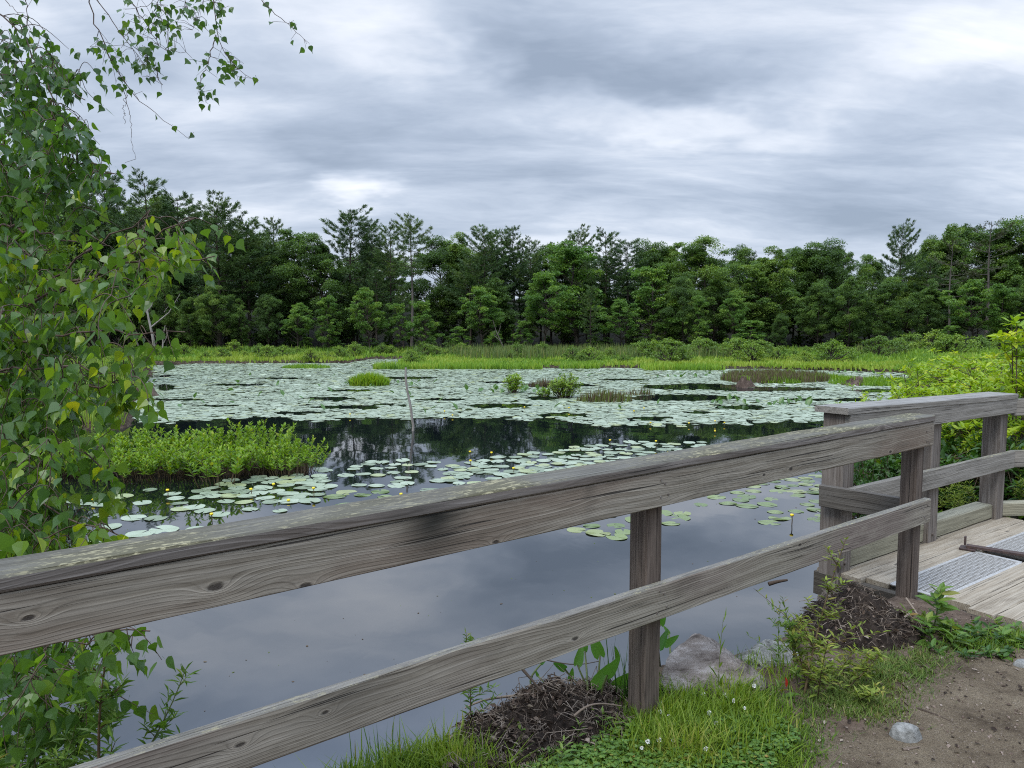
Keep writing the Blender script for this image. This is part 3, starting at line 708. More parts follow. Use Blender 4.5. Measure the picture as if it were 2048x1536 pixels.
def pine(seed, H=9.0, W=4.0, cb=.3, dens=1.0, plume=.5, ls=.20):
    r = np.random.default_rng(seed)
    tr, cr = MB(), MB()
    zs = np.linspace(-.4, H * .985, 12)
    tp = np.stack([.05 * np.sin(zs * .9 + seed), .05 * np.cos(zs * .8 + seed * 2), zs], -1)
    tr.tube(tp, np.linspace(.011 * H + .03, .015, 12), 7)
    z = cb * H; k = 0
    while z < H * .97:
        u = (z - cb * H) / (H * (1 - cb))
        nb = 4 + int(r.random() * 2.4)
        for b in range(nb):
            if r.random() > .92 * dens + .1: continue
            a = k * 1.1 + b * 2 * PI / nb + r.normal() * .3
            prof = (1 - u) ** .55 * (.55 + .45 * sstep(0, .3, u)) + .10
            L = W / 2 * prof * (.55 + .75 * r.random())
            rise = -.08 + plume * (u ** 1.3) * 1.25 + .1 * r.normal()
            s = np.linspace(0, 1, 7)
            hor = L * s; ver = L * (rise * s + .22 * s ** 2.4)
            br_ = np.stack([np.interp(z, zs, tp[:, 0]) + math.cos(a) * hor, np.interp(z, zs, tp[:, 1]) + math.sin(a) * hor, z + ver], -1)
            tr.tube(br_, np.linspace(.012 + .02 * (1 - u), .005, 7), 4, cap=False)
            nt = max(4, int(L * 17 * dens))
            cv = .25 + .45 * r.random() + .15 * u
            ss = .25 + .75 * r.random(nt) ** .8; ss[0] = 1.0
            base = np.stack([np.interp(ss, s, br_[:, i]) for i in range(3)], -1)
            side = np.array([-math.sin(a), math.cos(a), 0]); out_ = np.array([math.cos(a), math.sin(a), 0])
            off = (r.random(nt) * 2 - 1) * (.05 + .28 * L * (1 - ss) + .06)
            base = base + side * off[:, None] + out_ * (np.abs(off) * .35)[:, None] + ZUP * (r.normal(size=nt) * .03)[:, None]
            m_ = 12
            P = np.repeat(base, m_, 0); n = len(P); P = P + r.normal(size=(n, 3)) * .035
            ax = nrm(out_ * .9 + ZUP * (.25 + 1.1 * plume * u) + side * np.repeat(np.sign(off) * .45, m_)[:, None] + r.normal(size=(n, 3)) * .42)
            up = nrm(r.normal(size=(n, 3)) + ZUP)
            S = np.stack([np.full(n, .20), np.ones(n), np.ones(n)], -1) * (ls * (.7 + .6 * r.random(n)))[:, None]
            cr.scatter(DIAM, DIAM_F, P, frames(ax, up), S, np.clip(cv + r.normal(size=n) * .13, 0, 1))
        z += (.045 + .02 * r.random()) * H * (1 - .35 * u); k += 1
    return tr, cr

def proto(name, pair, mt, mc, tname='trunk', cname='crown'):
    return (name, pair[0].mesh(name + '_' + tname), pair[1].mesh(name + '_' + cname), mt, mc)
def place(pr, loc, rz, sc, label, cat, group=None, cname='crown'):
    e = empty(pr[0], loc, label, cat, group); e.rotation_euler = (0, 0, rz)
    e.scale = sc if np.ndim(sc) else (sc, sc, sc)
    link('trunk' if cname == 'crown' else 'stems', pr[1], pr[3], e); link(cname, pr[2], pr[4], e)
    return e
OAKS = [proto('broadleaf_tree', decid(100 + i, 8.0, 5.2 + .6 * (i % 3), .16 + .06 * (i % 3), 78, 400, .105, flat=.72), M_BARK, G_OAK) for i in range(6)]
LIGHTS = [proto('young_maple_tree', decid(200 + i, 5.0, 3.1 + .4 * (i % 2), (.14, .3, .18, .36)[i], 50, 380, .095, spread=.95, flat=.55), M_BARK, G_LIGHT) for i in range(4)]
PINES = [proto('pine_tree', pine(300 + i, 9.0, 3.6 + .5 * (i % 3), (.22, .3, .42)[i % 3], 1.0, .35 + .2 * (i % 2)), M_BARK, G_PINE) for i in range(5)]
PTALL = proto('pine_tree', pine(330, 9.0, 3.4, .58, 1.0, .55), M_MIDBARK, G_PINE)
PWIDE = proto('pine_tree', pine(331, 9.0, 4.6, .3, 1.05, .6), M_BARK, G_PINE)
PDEAD = proto('ailing_pine_tree', pine(340, 9.0, 4.2, .35, .42, .5), M_MIDBARK, G_SPARSE)
UNDER = [proto('understory_bush', decid(400 + i, 1.9, 2.8, .04, 26, 260, .12), M_BARK, (G_OAK, G_LIGHT, G_OAK)[i]) for i in range(3)]

def top_h(px, topy, dist):
    q = at_y(px, topy, dist); return q
def plant(pr, px, topy, dist, H0, wsc=1.0, label=None, cat='tree', group=None):
    q = at_y(px, topy, dist); z0 = gz(q[0], dist)
    s = (q[2] - z0) / H0
    return place(pr, (q[0], dist, z0), rng.random() * 6.28, (s * wsc, s * wsc, s), label, cat, group)

# the skyline, tree by tree: column, top row, distance, kind, width factor
SKY = [
 (160, 372, 60, 'P0', 1.0, 'dark pine rising behind the birch leaves at the far left'), (205, 356, 62, 'PW', .9, 'dark feathery pine top just right of the birch leaves'),
 (290, 361, 60, 'P1', 1.1, 'tallest dark pine behind the drooping birch branch'), (352, 390, 62, 'P2', 1.0, 'dark pine between the tallest left pine and the wide feathery one'),
 (432, 402, 56, 'PW', 1.15, 'wide feathery pine standing clear at the left end of the wood'), (392, 428, 64, 'P0', 1.0, None),
 (492, 443, 58, 'P1', 1.2, 'broad dark pine right of the wide feathery pine'), (546, 442, 62, 'P2', .8, 'thin pale pine top beside the open leafy crowns'),
 (590, 468, 60, 'D0', .95, 'open leafy tree with sky showing through its crown'), (642, 477, 58, 'D1', 1.0, 'leafy tree at the left foot of the high round topped pine'),
 (700, 424, 60, 'PW', 1.1, 'high round topped pine standing above the middle left wood'), (742, 447, 61, 'P0', .9, 'pine close against the right side of the high round topped pine'),
 (780, 454, 59, 'P1', .85, 'slim dark pine left of the bare trunked pine'), (822, 437, 56, 'PT', .95, 'bare trunked pine with an open flag shaped top above its neighbours'),
 (884, 482, 62, 'D2', 1.0, 'bright leafy crown right of the bare trunked pine'), (926, 476, 61, 'D3', .9, None), (968, 458, 58, 'PW', 1.0, 'broad olive pine near the middle of the skyline'),
 (1003, 462, 60, 'P2', .8, None), (1027, 455, 60, 'P0', .8, 'narrow spiky pine at the very middle of the skyline'), (1060, 484, 60, 'P1', .9, None), (1105, 490, 62, 'D4', 1.0, None),
 (1156, 462, 62, 'PW', .8, 'pine top poking out over a bright green crown'), (1150, 482, 57, 'L0', 1.3, 'bright green leafy crown under a dark pine top'), (1212, 468, 59, 'P1', 1.1, 'wide layered pine right of the bright green crown'),
 (1256, 482, 60, 'P2', 1.1, None), (1300, 492, 62, 'D5', 1.0, None), (1346, 494, 62, 'D0', 1.0, None), (1418, 486, 59, 'D1', 1.1, 'big rounded oak rising at the right of the middle wood'), (1472, 500, 62, 'D2', .9, None),
 (1502, 505, 61, 'P0', .7, 'small dark pine squeezed between two rounded oaks'), (1545, 502, 58, 'D3', 1.2, 'wide rounded oak with pale green clumps right of the small squeezed pine'), (1602, 500, 62, 'D4', 1.0, None), (1650, 491, 60, 'D5', 1.1, 'rounded oak with a ragged right shoulder left of the low dip'),
 (1692, 505, 62, 'D0', .9, None), (1746, 517, 63, 'D1', .9, None), (1805, 452, 60, 'PW', .72, 'lone blue green pine standing clear above the right wood'), (1850, 484, 63, 'D2', .8, None),
 (1896, 461, 61, 'D3', 1.0, 'leafy crown left of the bare topped pine at the right'), (1935, 454, 63, 'D4', 1.0, None), (1983, 444, 56, 'X', 1.1, 'ailing pine with a bare grey top and thin brown needles at the right'),
 (1905, 478, 55, 'X', .9, 'ailing brown pine with bare side branches left of the bare topped one'), (2032, 450, 60, 'D5', 1.1, 'dense green crown at the right edge of the wood'), (2090, 452, 60, 'D0', 1.1, None), (2160, 450, 60, 'D1', 1.1, None),
 (100, 380, 62, 'P1', 1.0, None), (40, 400, 60, 'D0', 1.1, None), (-30, 380, 60, 'P2', 1.0, None), (-100, 400, 60, 'D2', 1.1, None), (-170, 390, 60, 'P0', 1.0, None)]
def kind(k):
    return {'P': lambda: (PINES[int(k[1:]) % 5], 9.0), 'D': lambda: (OAKS[int(k[1:]) % 6], 8.0), 'L': lambda: (LIGHTS[int(k[1:]) % 4], 5.0)}[k[0]]() if k not in ('PT', 'PW', 'X') else ({'PT': PTALL, 'PW': PWIDE, 'X': PDEAD}[k], 9.0)
GR_SKY = 'trees of the far wood'
for px, ty, dist, k, ws, lab in SKY:
    pr, h0 = kind(k)
    if lab is None: lab = 'dark pine among the packed trees along the far skyline' if k[0] == 'P' else 'rounded leafy tree among the packed crowns along the far skyline'
    plant(pr, px, ty, dist, h0, ws, lab, 'tree', GR_SKY)
# young trees along the front edge of the wood
FRONT = [(378, 600, 54, 'D1', .8, None), (432, 575, 53.5, 'D2', .85, None), (480, 602, 54, 'D3', .8, None), (535, 590, 54, 'D4', .8, None), (592, 606, 53, 'L1', 1.0, None),
 (655, 590, 53, 'L0', .95, 'young tree with loose green tiers left of the tall tiered maple'), (738, 576, 52.5, 'L1', .9, 'tall tiered young maple in front of the dark pines'), (798, 605, 53, 'L2', .9, None),
 (848, 600, 51.5, 'Y', .9, 'leaning young tree with a pale trunk and yellowish crown'), (962, 578, 53, 'L3', 1.1, 'full young tree left of the two stemmed tree'), (915, 652, 51.5, 'L0', 1.5, 'low spreading bush of light leaves at the water meadow edge'),
 (985, 662, 51.5, 'L1', 1.3, None), (1042, 640, 51.5, 'L2', 1.0, None), (1090, 552, 52.5, 'L3', 1.05, 'two toned young tree with a tall bare double trunk'), (1182, 570, 53, 'P3', .95, 'young pine with flat layered boughs in front of the wood'),
 (1242, 600, 52.5, 'L1', 1.05, 'bright leafy young tree right of the layered pine'), (1302, 530, 55, 'L2', 1.1, None), (1368, 560, 54, 'D2', .8, None), (1400, 590, 53, 'L0', .9, None), (1470, 585, 54, 'L3', .8, None),
 (1500, 640, 51.5, 'L2', 1.7, 'wide low light green tree at the meadow edge under the oaks'), (1560, 628, 53, 'D4', .8, None), (1640, 570, 54, 'D5', .9, None), (1702, 560, 53, 'D0', 1.0, None), (1768, 562, 53, 'D1', 1.1, None),
 (1860, 565, 52, 'D3', 1.0, None), (1948, 560, 51, 'L1', 1.1, 'light green young tree below the ailing pines'), (2010, 570, 51, 'L0', 1.1, None), (1895, 650, 49, 'L2', 1.4, 'low leafy tree at the right foot of the wood'), (2075, 560, 51, 'D2', 1.0, None), (330, 560, 55, 'D0', .9, None), (250, 540, 55, 'D3', 1.0, None), (180, 530, 54, 'D1', 1.0, None)]
for px, ty, dist, k, ws, lab in FRONT:
    if k == 'Y':
        e = plant(('young_maple_tree', LIGHTS[2][1], LIGHTS[2][2], M_PALEBARK, G_SHRUB), px, ty, dist, 5.0, ws, lab, 'tree', 'young trees edging the wood'); continue
    pr, h0 = kind(k)
    plant(pr, px, ty, dist, h0, ws, lab or 'young leafy tree in the front row of the far wood', 'tree', 'young trees edging the wood')
# the depth of the wood behind them
for k in range(104):
    px = -160 + (k + .5 + rng.random() * .6) / 104 * 2400; dist = 57 + rng.random() * 9 if k % 2 else 66 + rng.random() * 16
    sky_y = np.interp(px, [-200, 100, 300, 430, 600, 700, 820, 900, 1000, 1200, 1400, 1600, 1745, 1850, 2000, 2200], [390, 390, 380, 420, 480, 450, 480, 490, 470, 480, 495, 505, 530, 500, 465, 460])
    if 560 < px < 700 or 780 < px < 880: ty = sky_y + 75 + rng.random() * 60
    else: ty = sky_y + 18 + rng.random() * (95 if k % 2 else 40)
    isP = rng.random() < (.55 if px < 1300 else .25)
    pr, h0 = kind(('P%d' if isP else 'D%d') % k)
    plant(pr, px, ty, dist, h0, .95 + .25 * rng.random(), 'dark pine standing deep inside the far wood' if isP else 'leafy tree standing deep inside the far wood', 'tree', 'trees deep in the far wood')
for k in range(58):
    px = -120 + (k + rng.random()) / 58 * 2330; dist = 53 + rng.random() * 12; ty = 662 + rng.random() * 30 - (dist - 52) * 1.2
    plant(UNDER[int(rng.random() * 3)], px, ty, dist, 1.9, 1.0 + .4 * rng.random(), 'low dark bush in the shade under the far wood', 'bush', 'bushes under the far wood')
for k in range(46):
    px = -130 + (k + rng.random()) / 46 * 2350; dist = 55 + rng.random() * 7; ty = 560 + rng.random() * 85
    if 560 < px < 690 or 790 < px < 860: ty = 625 + rng.random() * 30
    plant(OAKS[k % 6], px, ty, dist, 8.0, .85 + .5 * rng.random(), 'shaded young tree filling the lower storey of the far wood', 'tree', 'shaded lower trees of the far wood')
# pale forked dead trees at the left
def snag(name, base, top, r0, forks, label, mat=M_PALEBARK):
    q = MB(); base = np.array(base); top = np.array(top)
    s = np.linspace(0, 1, 8)[:, None]
    tr = base + (top - base) * s + np.stack([.10 * np.sin(s[:, 0] * 7), .06 * np.cos(s[:, 0] * 5), 0 * s[:, 0]], -1) * np.linalg.norm(top - base) * .12
    q.tube(tr, np.linspace(r0, r0 * .25, 8), 7)
    for (u, dx, dz, l_) in forks:
        b = base + (top - base) * u; i_ = u * 7; b = tr[int(i_)] * (1 - i_ % 1) + tr[min(7, int(i_) + 1)] * (i_ % 1)
        e = b + np.array([dx, .15 * dx, dz]) * l_; m_ = (b + e) / 2 + np.array([dx * .12, 0, -.06]) * l_
        q.tube([b, m_, e], [r0 * .5, r0 * .35, r0 * .1], 5)
        for v in (.45, .7):
            p0 = b + (e - b) * v; q.tube([p0, p0 + np.array([dx * .25 * (1 if v < .5 else -.4), .05, .32]) * l_ * .6], [r0 * .22, r0 * .06], 4)
    o = build(name, q, mat, None, tuple(base)); return tag(o, label, 'dead tree')
def bz(px, y): p_ = at_y(px, 700, y); return np.array([p_[0], y, gz(p_[0], y) - .1])
snag('dead_tree', bz(309, 50), at_y(290, 575, 50), .11, [(.42, .85, 1.0, 2.2), (.6, -.3, 1.0, 1.2), (.66, .5, .9, .9), (.8, -.5, .8, .8)], 'bare pale forked dead tree at the wood edge behind the birch branch')
snag('dead_tree', bz(322, 49), at_y(330, 650, 49), .07, [(.4, .4, 1.0, .9), (.6, -.4, 1.0, .6)], 'short white forked stem at the meadow edge below the bare forked tree')
snag('dead_tree', bz(282, 51), at_y(240, 600, 51), .06, [(.5, -.5, .7, .9), (.75, .3, .9, .5)], 'thin grey leaning bare trunk left of the bare forked tree', M_MIDBARK)
snag('dead_tree', bz(1012, 50.5), at_y(985, 640, 50.5), .06, [(.4, -.6, .8, 1.0), (.6, .3, .9, .8)], 'thin grey fallen branch leaning at the foot of the middle wood', M_MIDBARK)
# yellow green tree on the left bank
YT = proto('maple_tree', decid(450, 7.0, 5.6, .12, 60, 210, .13, spread=.95), M_BARK, leaf_mat('yellow_maple_leaves', [(0, (.05, .11, .012)), (.5, (.10, .19, .015)), (1, (.24, .28, .025))], .4, .5, .3))
q = at_y(95, 388, 27); place(YT, (q[0] - .6, 27, gz(q[0], 27)), 1.0, (q[2] - .3) / 7.0, 'yellow green maple on the left bank behind the birch leaves', 'tree')
q = at_y(-120, 420, 25); place(YT, (q[0], 25, gz(q[0], 25)), 3.0, (q[2] - .3) / 7.0, 'yellow green maple at the far left, mostly outside the picture', 'tree')
for px, ty, d_, lb_ in ((70, 720, 27, 'green bush at the left waterside beneath the yellow green maple'), (180, 742, 24.5, 'green bush at the left waterside behind the hanging birch leaves'), (265, 752, 24.8, 'last bush at the tip of the left bank, over dark roots'), (120, 735, 22, 'low bush on the left bank nearest the plant island'), (20, 745, 21.5, 'low bush on the left bank at the picture edge'), (235, 715, 33, 'olive bush on the left shore before the meadow'), (150, 765, 20.5, 'broad green bush low on the left bank behind the plant island'), (90, 772, 19, 'leafy bush on the left bank close behind the plant island'), (228, 768, 22.8, 'small bush at the left bank edge over the dark water'), (40, 780, 18, 'wide bush at the near end of the left bank')):
    plant(('waterside_bush', LIGHTS[0][1], UNDER[1][2], M_BARK, G_SHRUB), px, ty, d_, 1.9, 1.2, lb_, 'bush')
# ------------------------------------------------------------------ far meadow
def grass(mbx, P, hgt, wid, lean=.25, var=None, seg=2, curl=.5, dirs=None):
    """blades as tapering folded strips; P (n,3)"""
    n = len(P); P = np.asarray(P)
    a = rng.random(n) * 2 * PI if dirs is None else dirs
    sd = np.stack([np.cos(a), np.sin(a), 0 * a], -1); fw_ = np.stack([-np.sin(a), np.cos(a), 0 * a], -1)
    h = np.broadcast_to(hgt, (n,))[:, None]; wd = np.broadcast_to(wid, (n,))[:, None]
    l = (np.abs(rng.normal(size=(n, 1))) * lean + .05) * h
    rows = []
    for i in range(seg):
        u = i / seg
        c = P + ZUP * h * u * (1 - .12 * u) + fw_ * l * u ** (1 + curl)
        k = wd * (1 - .55 * u) / 2
        rows += [c - sd * k, c + sd * k]
    tip = P + ZUP * h * .93 + fw_ * l
    V = np.stack(rows + [tip], 1); k = 2 * seg + 1
    F4 = [[2 * i, 2 * i + 1, 2 * i + 3, 2 * i + 2] for i in range(seg - 1)]
    var = rng.random(n) if var is None else np.broadcast_to(var, (n,))
    o = np.arange(n)[:, None, None] * k
    base = mbx.n
    mbx.v.append(V.reshape(-1, 3)); mbx.n += n * k
    if F4: mbx.f.append(((np.array(F4)[None] + o).reshape(-1, 4) + base, np.repeat(var, len(F4)), 0, False))
    mbx.f.append(((np.array([[2 * seg - 2, 2 * seg - 1, 2 * seg]])[None] + o).reshape(-1, 3) + base, var, 0, False))
def with_ground(x, y): return np.stack([x, y, ground_h(x, y)], -1)

n = 75000
y = 36 + 18 * rng.random(n) ** 1.25; x = (rng.random(n) * 2 - 1) * (y * .72 + 3)
x2 = rng.random(9000) * 8 + 12; y2 = 26 + rng.random(9000) * 12
x = np.concatenate([x, x2]); y = np.concatenate([y, y2])
P = with_ground(x, y); ok = P[:, 2] > .02; P = P[ok]
mb = MB(); dd = P[:, 1] - meadow_edge(P[:, 0])
patch = fbm(P[:, 0], P[:, 1], .35, 40); pt2 = fbm(P[:, 0], P[:, 1], .9, 44)
hg = (.14 + .30 * sstep(0, 9, dd) * (.1 + 1.2 * pt2 ** 2) + .10 * patch) * (.7 + .6 * rng.random(len(P)))
vr = np.clip(.68 - .30 * sstep(2.5, 10, dd) + 1.2 * (patch - .5) + .7 * (pt2 - .5) + .14 * rng.normal(size=len(P)), 0, .88)
grass(mb, P, hg, .07 + .05 * rng.random(len(P)), .3, vr)
tag(build('meadow_grass', mb, G_MEADOW), 'bright yellow green sedges of the far water meadow below the wood', 'grass', kind='stuff')
n = 16000; y = 15.5 + 26 * rng.random(n) ** 1.3; x = -.45 * y - 1.0 - 9 * rng.random(n)
P = with_ground(x, y); P = P[P[:, 2] > -.02]; mb = MB(); grass(mb, P, .25 + .3 * rng.random(len(P)), .035, .35, np.clip(.45 + .9 * (fbm(P[:, 0], P[:, 1], .8, 47) - .5) + .15 * rng.normal(size=len(P)), 0, 1))
tag(build('shore_grass', mb, G_SHRUB), 'dense green herbs and grass covering the left bank behind the birch', 'grass', kind='stuff')
# cattails
n = 9000
x = rng.random(n) * 34 - 8; y = 42.5 + rng.random(n) * 8
keep = fbm(x, y, .25, 50) + .25 * sstep(-6, 0, x) * sstep(14, 6, x) > .56
P = with_ground(x[keep], y[keep]); mb = MB()
grass(mb, P, .55 + .40 * rng.random(len(P)), .045, .15, None, 2, 1.0)
tag(build('cattails', mb, G_CAT), 'blue green stand of cattails with pale tips in the far meadow', 'cattails', kind='stuff')
# brown reed beds at the right of the pond, between pads
def region_px(pts, n, z=0.0):
    """random points on the level z inside a polygon given by places in the picture"""
    W_ = np.array([on_z(a, b, z)[:2] for a, b in pts]); lo, hi = W_.min(0), W_.max(0)
    out_ = []
    while sum(len(o) for o in out_) < n:
        q = lo + (hi - lo) * rng.random((n * 2, 2)); q = q[in_poly(q[:, 0], q[:, 1], W_)]; out_.append(q)
    q = np.concatenate(out_)[:n]; return np.column_stack([q, np.full(n, z)])
M_REED = leaf_mat('brown_reeds', [(0, (.08, .058, .04)), (.5, (.125, .09, .06)), (.7, (.10, .12, .035)), (1, (.14, .2, .035))], .25, .6, .2)
mb = MB(); P = region_px([(1440, 760), (1470, 752), (1560, 750), (1650, 757), (1660, 764), (1560, 768), (1470, 766)], 4200); grass(mb, P, .22 + .2 * rng.random(4200), .035, .15)
tag(build('brown_reed_bed', mb, M_REED), 'low bed of brown reeds among the lily pads at the right of the pond', 'reeds', kind='stuff')
def tuft(name, px, py, rx, h, n, mat, label, cat, hue=None, w_=.045, ry=.6, lean=.35):
    c = on_z(px, py, 0); a = rng.random(n) * 6.283; r_ = np.sqrt(rng.random(n))
    P = np.stack([c[0] + rx * r_ * np.cos(a), c[1] + rx * ry * r_ * np.sin(a), np.full(n, -.05)], -1)
    mbx = MB(); hh = h * (1 - .45 * r_ ** 2) * (.6 + .5 * rng.random(n))
    grass(mbx, P, hh, w_, lean, hue if hue is None else np.clip(hue + .18 * rng.normal(size=n), 0, 1), 3)
    o = build(name, mbx, mat, None, (c[0], c[1], 0)); return tag(o, label, cat)
tuft('sedge_tussock', 738, 771, .72, .62, 1500, G_ISL, 'round bright green sedge tussock alone among the far pads, left of the bare stick', 'tussock', .65)
tuft('sedge_tussock', 612, 736, 1.2, .34, 900, G_MEADOW, 'low olive sedge tussock before the left meadow point', 'tussock', .5)
tuft('sedge_tussock', 289, 738, .35, .45, 400, G_SHRUB, 'small dark green tussock near the left shore of the pond', 'tussock', .3)
tuft('reed_clump', 1210, 803, .85, .52, 420, M_REED, 'thin clump of brown based reeds in front of the two pond bushes', 'reeds', .62, .03, .45, .12)
tuft('reed_clump', 1098, 772, .75, .42, 260, M_REED, 'sparse brown reeds between and behind the two pond bushes', 'reeds', .45, .03, .4, .12)
tuft('reed_clump', 1278, 790, .5, .4, 90, M_REED, 'few thin reeds standing right of the front reed clump', 'reeds', .5, .03, .4, .12)
tuft('sedge_tussock', 1560, 766, .8, .35, 500, G_ISL, 'small green sedges growing in the brown reed bed', 'tussock', .4)
tuft('sedge_tussock', 1760, 768, 1.9, .42, 1500, G_ISL, 'long green sedge tussock before the right shrubs', 'tussock', .45)
tuft('sedge_tussock', 1650, 760, 1.1, .4, 700, G_ISL, 'green sedges behind the brown reed bed at the right', 'tussock', .45)
for px0, px1, py, n in ((745, 1085, 739, 2600), (860, 1060, 733, 1500), (1120, 1200, 738, 700), (1290, 1450, 741, 1200)):
    a, b = on_z(px0, py, 0), on_z(px1, py, 0); u = rng.random(n)
    P = np.stack([a[0] + (b[0] - a[0]) * u, a[1] + (rng.random(n) ** 1.5) * 2.2, np.full(n, -.05)], -1); mbx = MB()
    grass(mbx, P, .30 + .18 * rng.random(n), .06, .3, np.clip(.62 + .8 * (fbm(P[:, 0], P[:, 1], .7, 60) - .5) + .12 * rng.normal(size=n), 0, 1))
    c = (float(P[:, 0].mean()), float(P[:, 1].mean()), 0)
    tag(build('sedge_bank', mbx, G_MEADOW, None, c), {745: 'long low sedge bank in the pond behind the bare stick', 860: 'second sedge bank just behind the long one', 1120: 'short sedge bank behind the left pond bush', 1290: 'tawny sedge bank in front of the meadow right of the pond bushes'}[px0], 'sedge bank')
# bushes in the meadow
MB_ = [proto('meadow_bush', decid(500 + i, 1.2, 1.7, -.15, 40, 170, .08, spread=1.0, flat=.9), M_BARK, G_SHRUB) for i in range(3)]
for k in range(96):
    px = 150 + (k + rng.random()) / 96 * 1950; dist = 39.5 + 12 * rng.random()
    q = at_y(px, 700, dist); x_ = q[0]
    if ground_h(np.array([x_]), np.array([dist]))[0] < .03: dist = 50
    q = at_y(px, 700, dist); s_ = (.35 + .55 * rng.random() ** 1.5) * (1.25 if px > 1250 else .8)
    place(MB_[k % 3], (q[0], dist, gz(q[0], dist)), rng.random() * 6, (s_ * 1.2, s_ * 1.2, s_), 'rounded olive green bush among the sedges of the far meadow', 'bush', 'bushes in the far meadow')
for px, py, d_, s_, lb in ((1290, 712, 44, .9, 'round bush standing out at the meadow front right of centre'), (1035, 716, 45, .75, 'small lone bush at the meadow front near the middle'), (135, 712, 43, .7, None)):
    if lb:
        q = at_y(px, py, d_); place(MB_[0], (q[0], d_, gz(q[0], d_)), 1, (s_, s_, s_), lb, 'bush', 'bushes in the far meadow')
# two bushes standing in the pond
def leafy(seed, stems, H, R, nros, leaves, llen, T=OVAL, TF=OVAL_F, spread=.6, hue=.5, tipup=.5, zmin=.15):
    """a shrub: bare stems from one base, ending in rosettes of leaves"""
    r = np.random.default_rng(seed); st, lf = MB(), MB(); tips = []; hv = []
    for k in range(stems):
        a = r.random() * 6.283; rr = R * math.sqrt(r.random()); h_ = H * (1 - .45 * (rr / R) ** 2) * (.72 + .35 * r.random())
        b = np.array([math.cos(a) * rr * .3, math.sin(a) * rr * .3, -.08]); e = np.array([math.cos(a) * rr, math.sin(a) * rr, h_])
        m_ = (b + e) / 2 + np.array([math.cos(a), math.sin(a), 0]) * (-.1 * rr) + [0, 0, .12 * h_]
        s = np.linspace(0, 1, 6)[:, None]; pts = b * (1 - s) ** 2 + 2 * m_ * s * (1 - s) + e * s ** 2
        st.tube(pts, np.linspace(.011, .003, 6), 5, cap=False)
        for q in range(nros):
            u = 1 - (q / max(1, nros)) * (1 - zmin) * (.8 + .2 * r.random()); u = min(1, max(.1, u))
            c = np.array([np.interp(u, s[:, 0], pts[:, i]) for i in range(3)])
            if q > 0:
                o_ = nrm(r.normal(size=3) + [math.cos(a) * .6, math.sin(a) * .6, .5]) * (.10 + .18 * r.random()) * spread * (R / .5) ** .5
                st.tube([c, c + o_ * .5 + [0, 0, -.01], c + o_], [.004, .003, .002], 4, cap=False); c = c + o_
            tips.append(c); hv.append(np.clip(hue + .22 * (u - .6) + .13 * r.normal(), 0, 1))
    tips = np.array(tips); n = len(tips) * leaves
    P = np.repeat(tips, leaves, 0) + r.normal(size=(n, 3)) * .012; ph = np.tile(np.arange(leaves) * 2.4, len(tips)) + np.repeat(r.random(len(tips)) * 6, leaves)
    el = np.tile(np.linspace(-.25, .25 + tipup, leaves), len(tips)) + r.normal(size=n) * .2
    ax = nrm(np.stack([np.cos(ph) * np.cos(el), np.sin(ph) * np.cos(el), np.sin(el)], -1))
    up = nrm(ZUP + r.normal(size=(n, 3)) * .25)
    lf.scatter(T, TF, P, frames(ax, up), llen * (.6 + .6 * r.random(n)), np.clip(np.repeat(hv, leaves) + r.normal(size=n) * .12, 0, 1))
    return st, lf
for px, py, H_, R_, ns, lb, sd in ((1027, 786, .66, .36, 26, 'open yellowish bush standing in the pond left of the fuller one', 61), (1130, 795, .72, .52, 46, 'full bush standing in the pond right of the open yellowish one', 62)):
    pr = proto('pond_bush', leafy(sd, ns, H_, R_, 7, 6, .085, hue=.45 if sd == 62 else .62), M_TWIG, G_SHRUB if sd == 62 else G_ISL, cname='leaves'); c = on_z(px, py, 0)
    place(pr, (c[0], c[1], 0), 0, 1.0, lb, 'bush', None, 'leaves')
pr = proto('pond_bush', leafy(63, 14, .3, .25, 5, 6, .075), M_TWIG, G_ISL, cname='leaves'); c = on_z(1090, 793, 0); place(pr, (c[0], c[1], 0), 0, 1, 'little low bush at the left foot of the fuller pond bush', 'bush', None, 'leaves')
# stumps and the bare stick
M_STUMP = plain_mat('rotten_stump', [(.03, .022, .018), (.08, .058, .045), (.15, .115, .09)], 9, .95, .1, .8, .04, stretch=(1, 1, .3))
def stump(px, py, r_, h_, label, lean=(0, 0)):
    c = on_z(px, py, 0); q = MB(); s = np.linspace(0, 1, 6)
    k = 14; a = np.arange(k) * 6.283 / k; V = []
    for i_, u in enumerate(s):
        rr = r_ * (1 - .62 * u ** .8) * (1 + .28 * np.sin(a * 3 + 1) * (1 - u) + .2 * (rng.random(k) - .5))
        V.append(np.stack([c[0] + rr * np.cos(a) + lean[0] * u, c[1] + rr * np.sin(a) + lean[1] * u, -.1 + (h_ + .1) * u * (1 + .12 * np.sin(a * 2) * u) + 0 * a], -1))
    V = np.concatenate(V); i = np.arange(5)[:, None] * k; j = np.arange(k)[None]; j2 = (j + 1) % k
    q.add(V, np.stack([i + j, i + j2, i + k + j2, i + k + j], -1).reshape(-1, 4), .5, 0, True); q.add(V[-k:], [list(range(k))])
    e = empty('tree_stump', (c[0], c[1], 0), label, 'stump')
    build('wood', q, M_STUMP, e, (c[0], c[1], 0))
    g = MB(); n = 60; rr = r_ * .5; aa = rng.random(n) * 6.283
    grass(g, np.stack([c[0] + rr * np.cos(aa) * rng.random(n), c[1] + rr * np.sin(aa) * rng.random(n), np.full(n, h_ * .7)], -1), .18, .03, .5, .5)
    build('sprouts', g, G_ISL, e, (c[0], c[1], 0))
stump(1490, 774, .42, .36, 'brown conical stump with green sprouts standing in the pads at the right')
stump(1702, 770, .55, .28, 'low dark stump with roots among the pads near the right shrubs', (.2, 0))
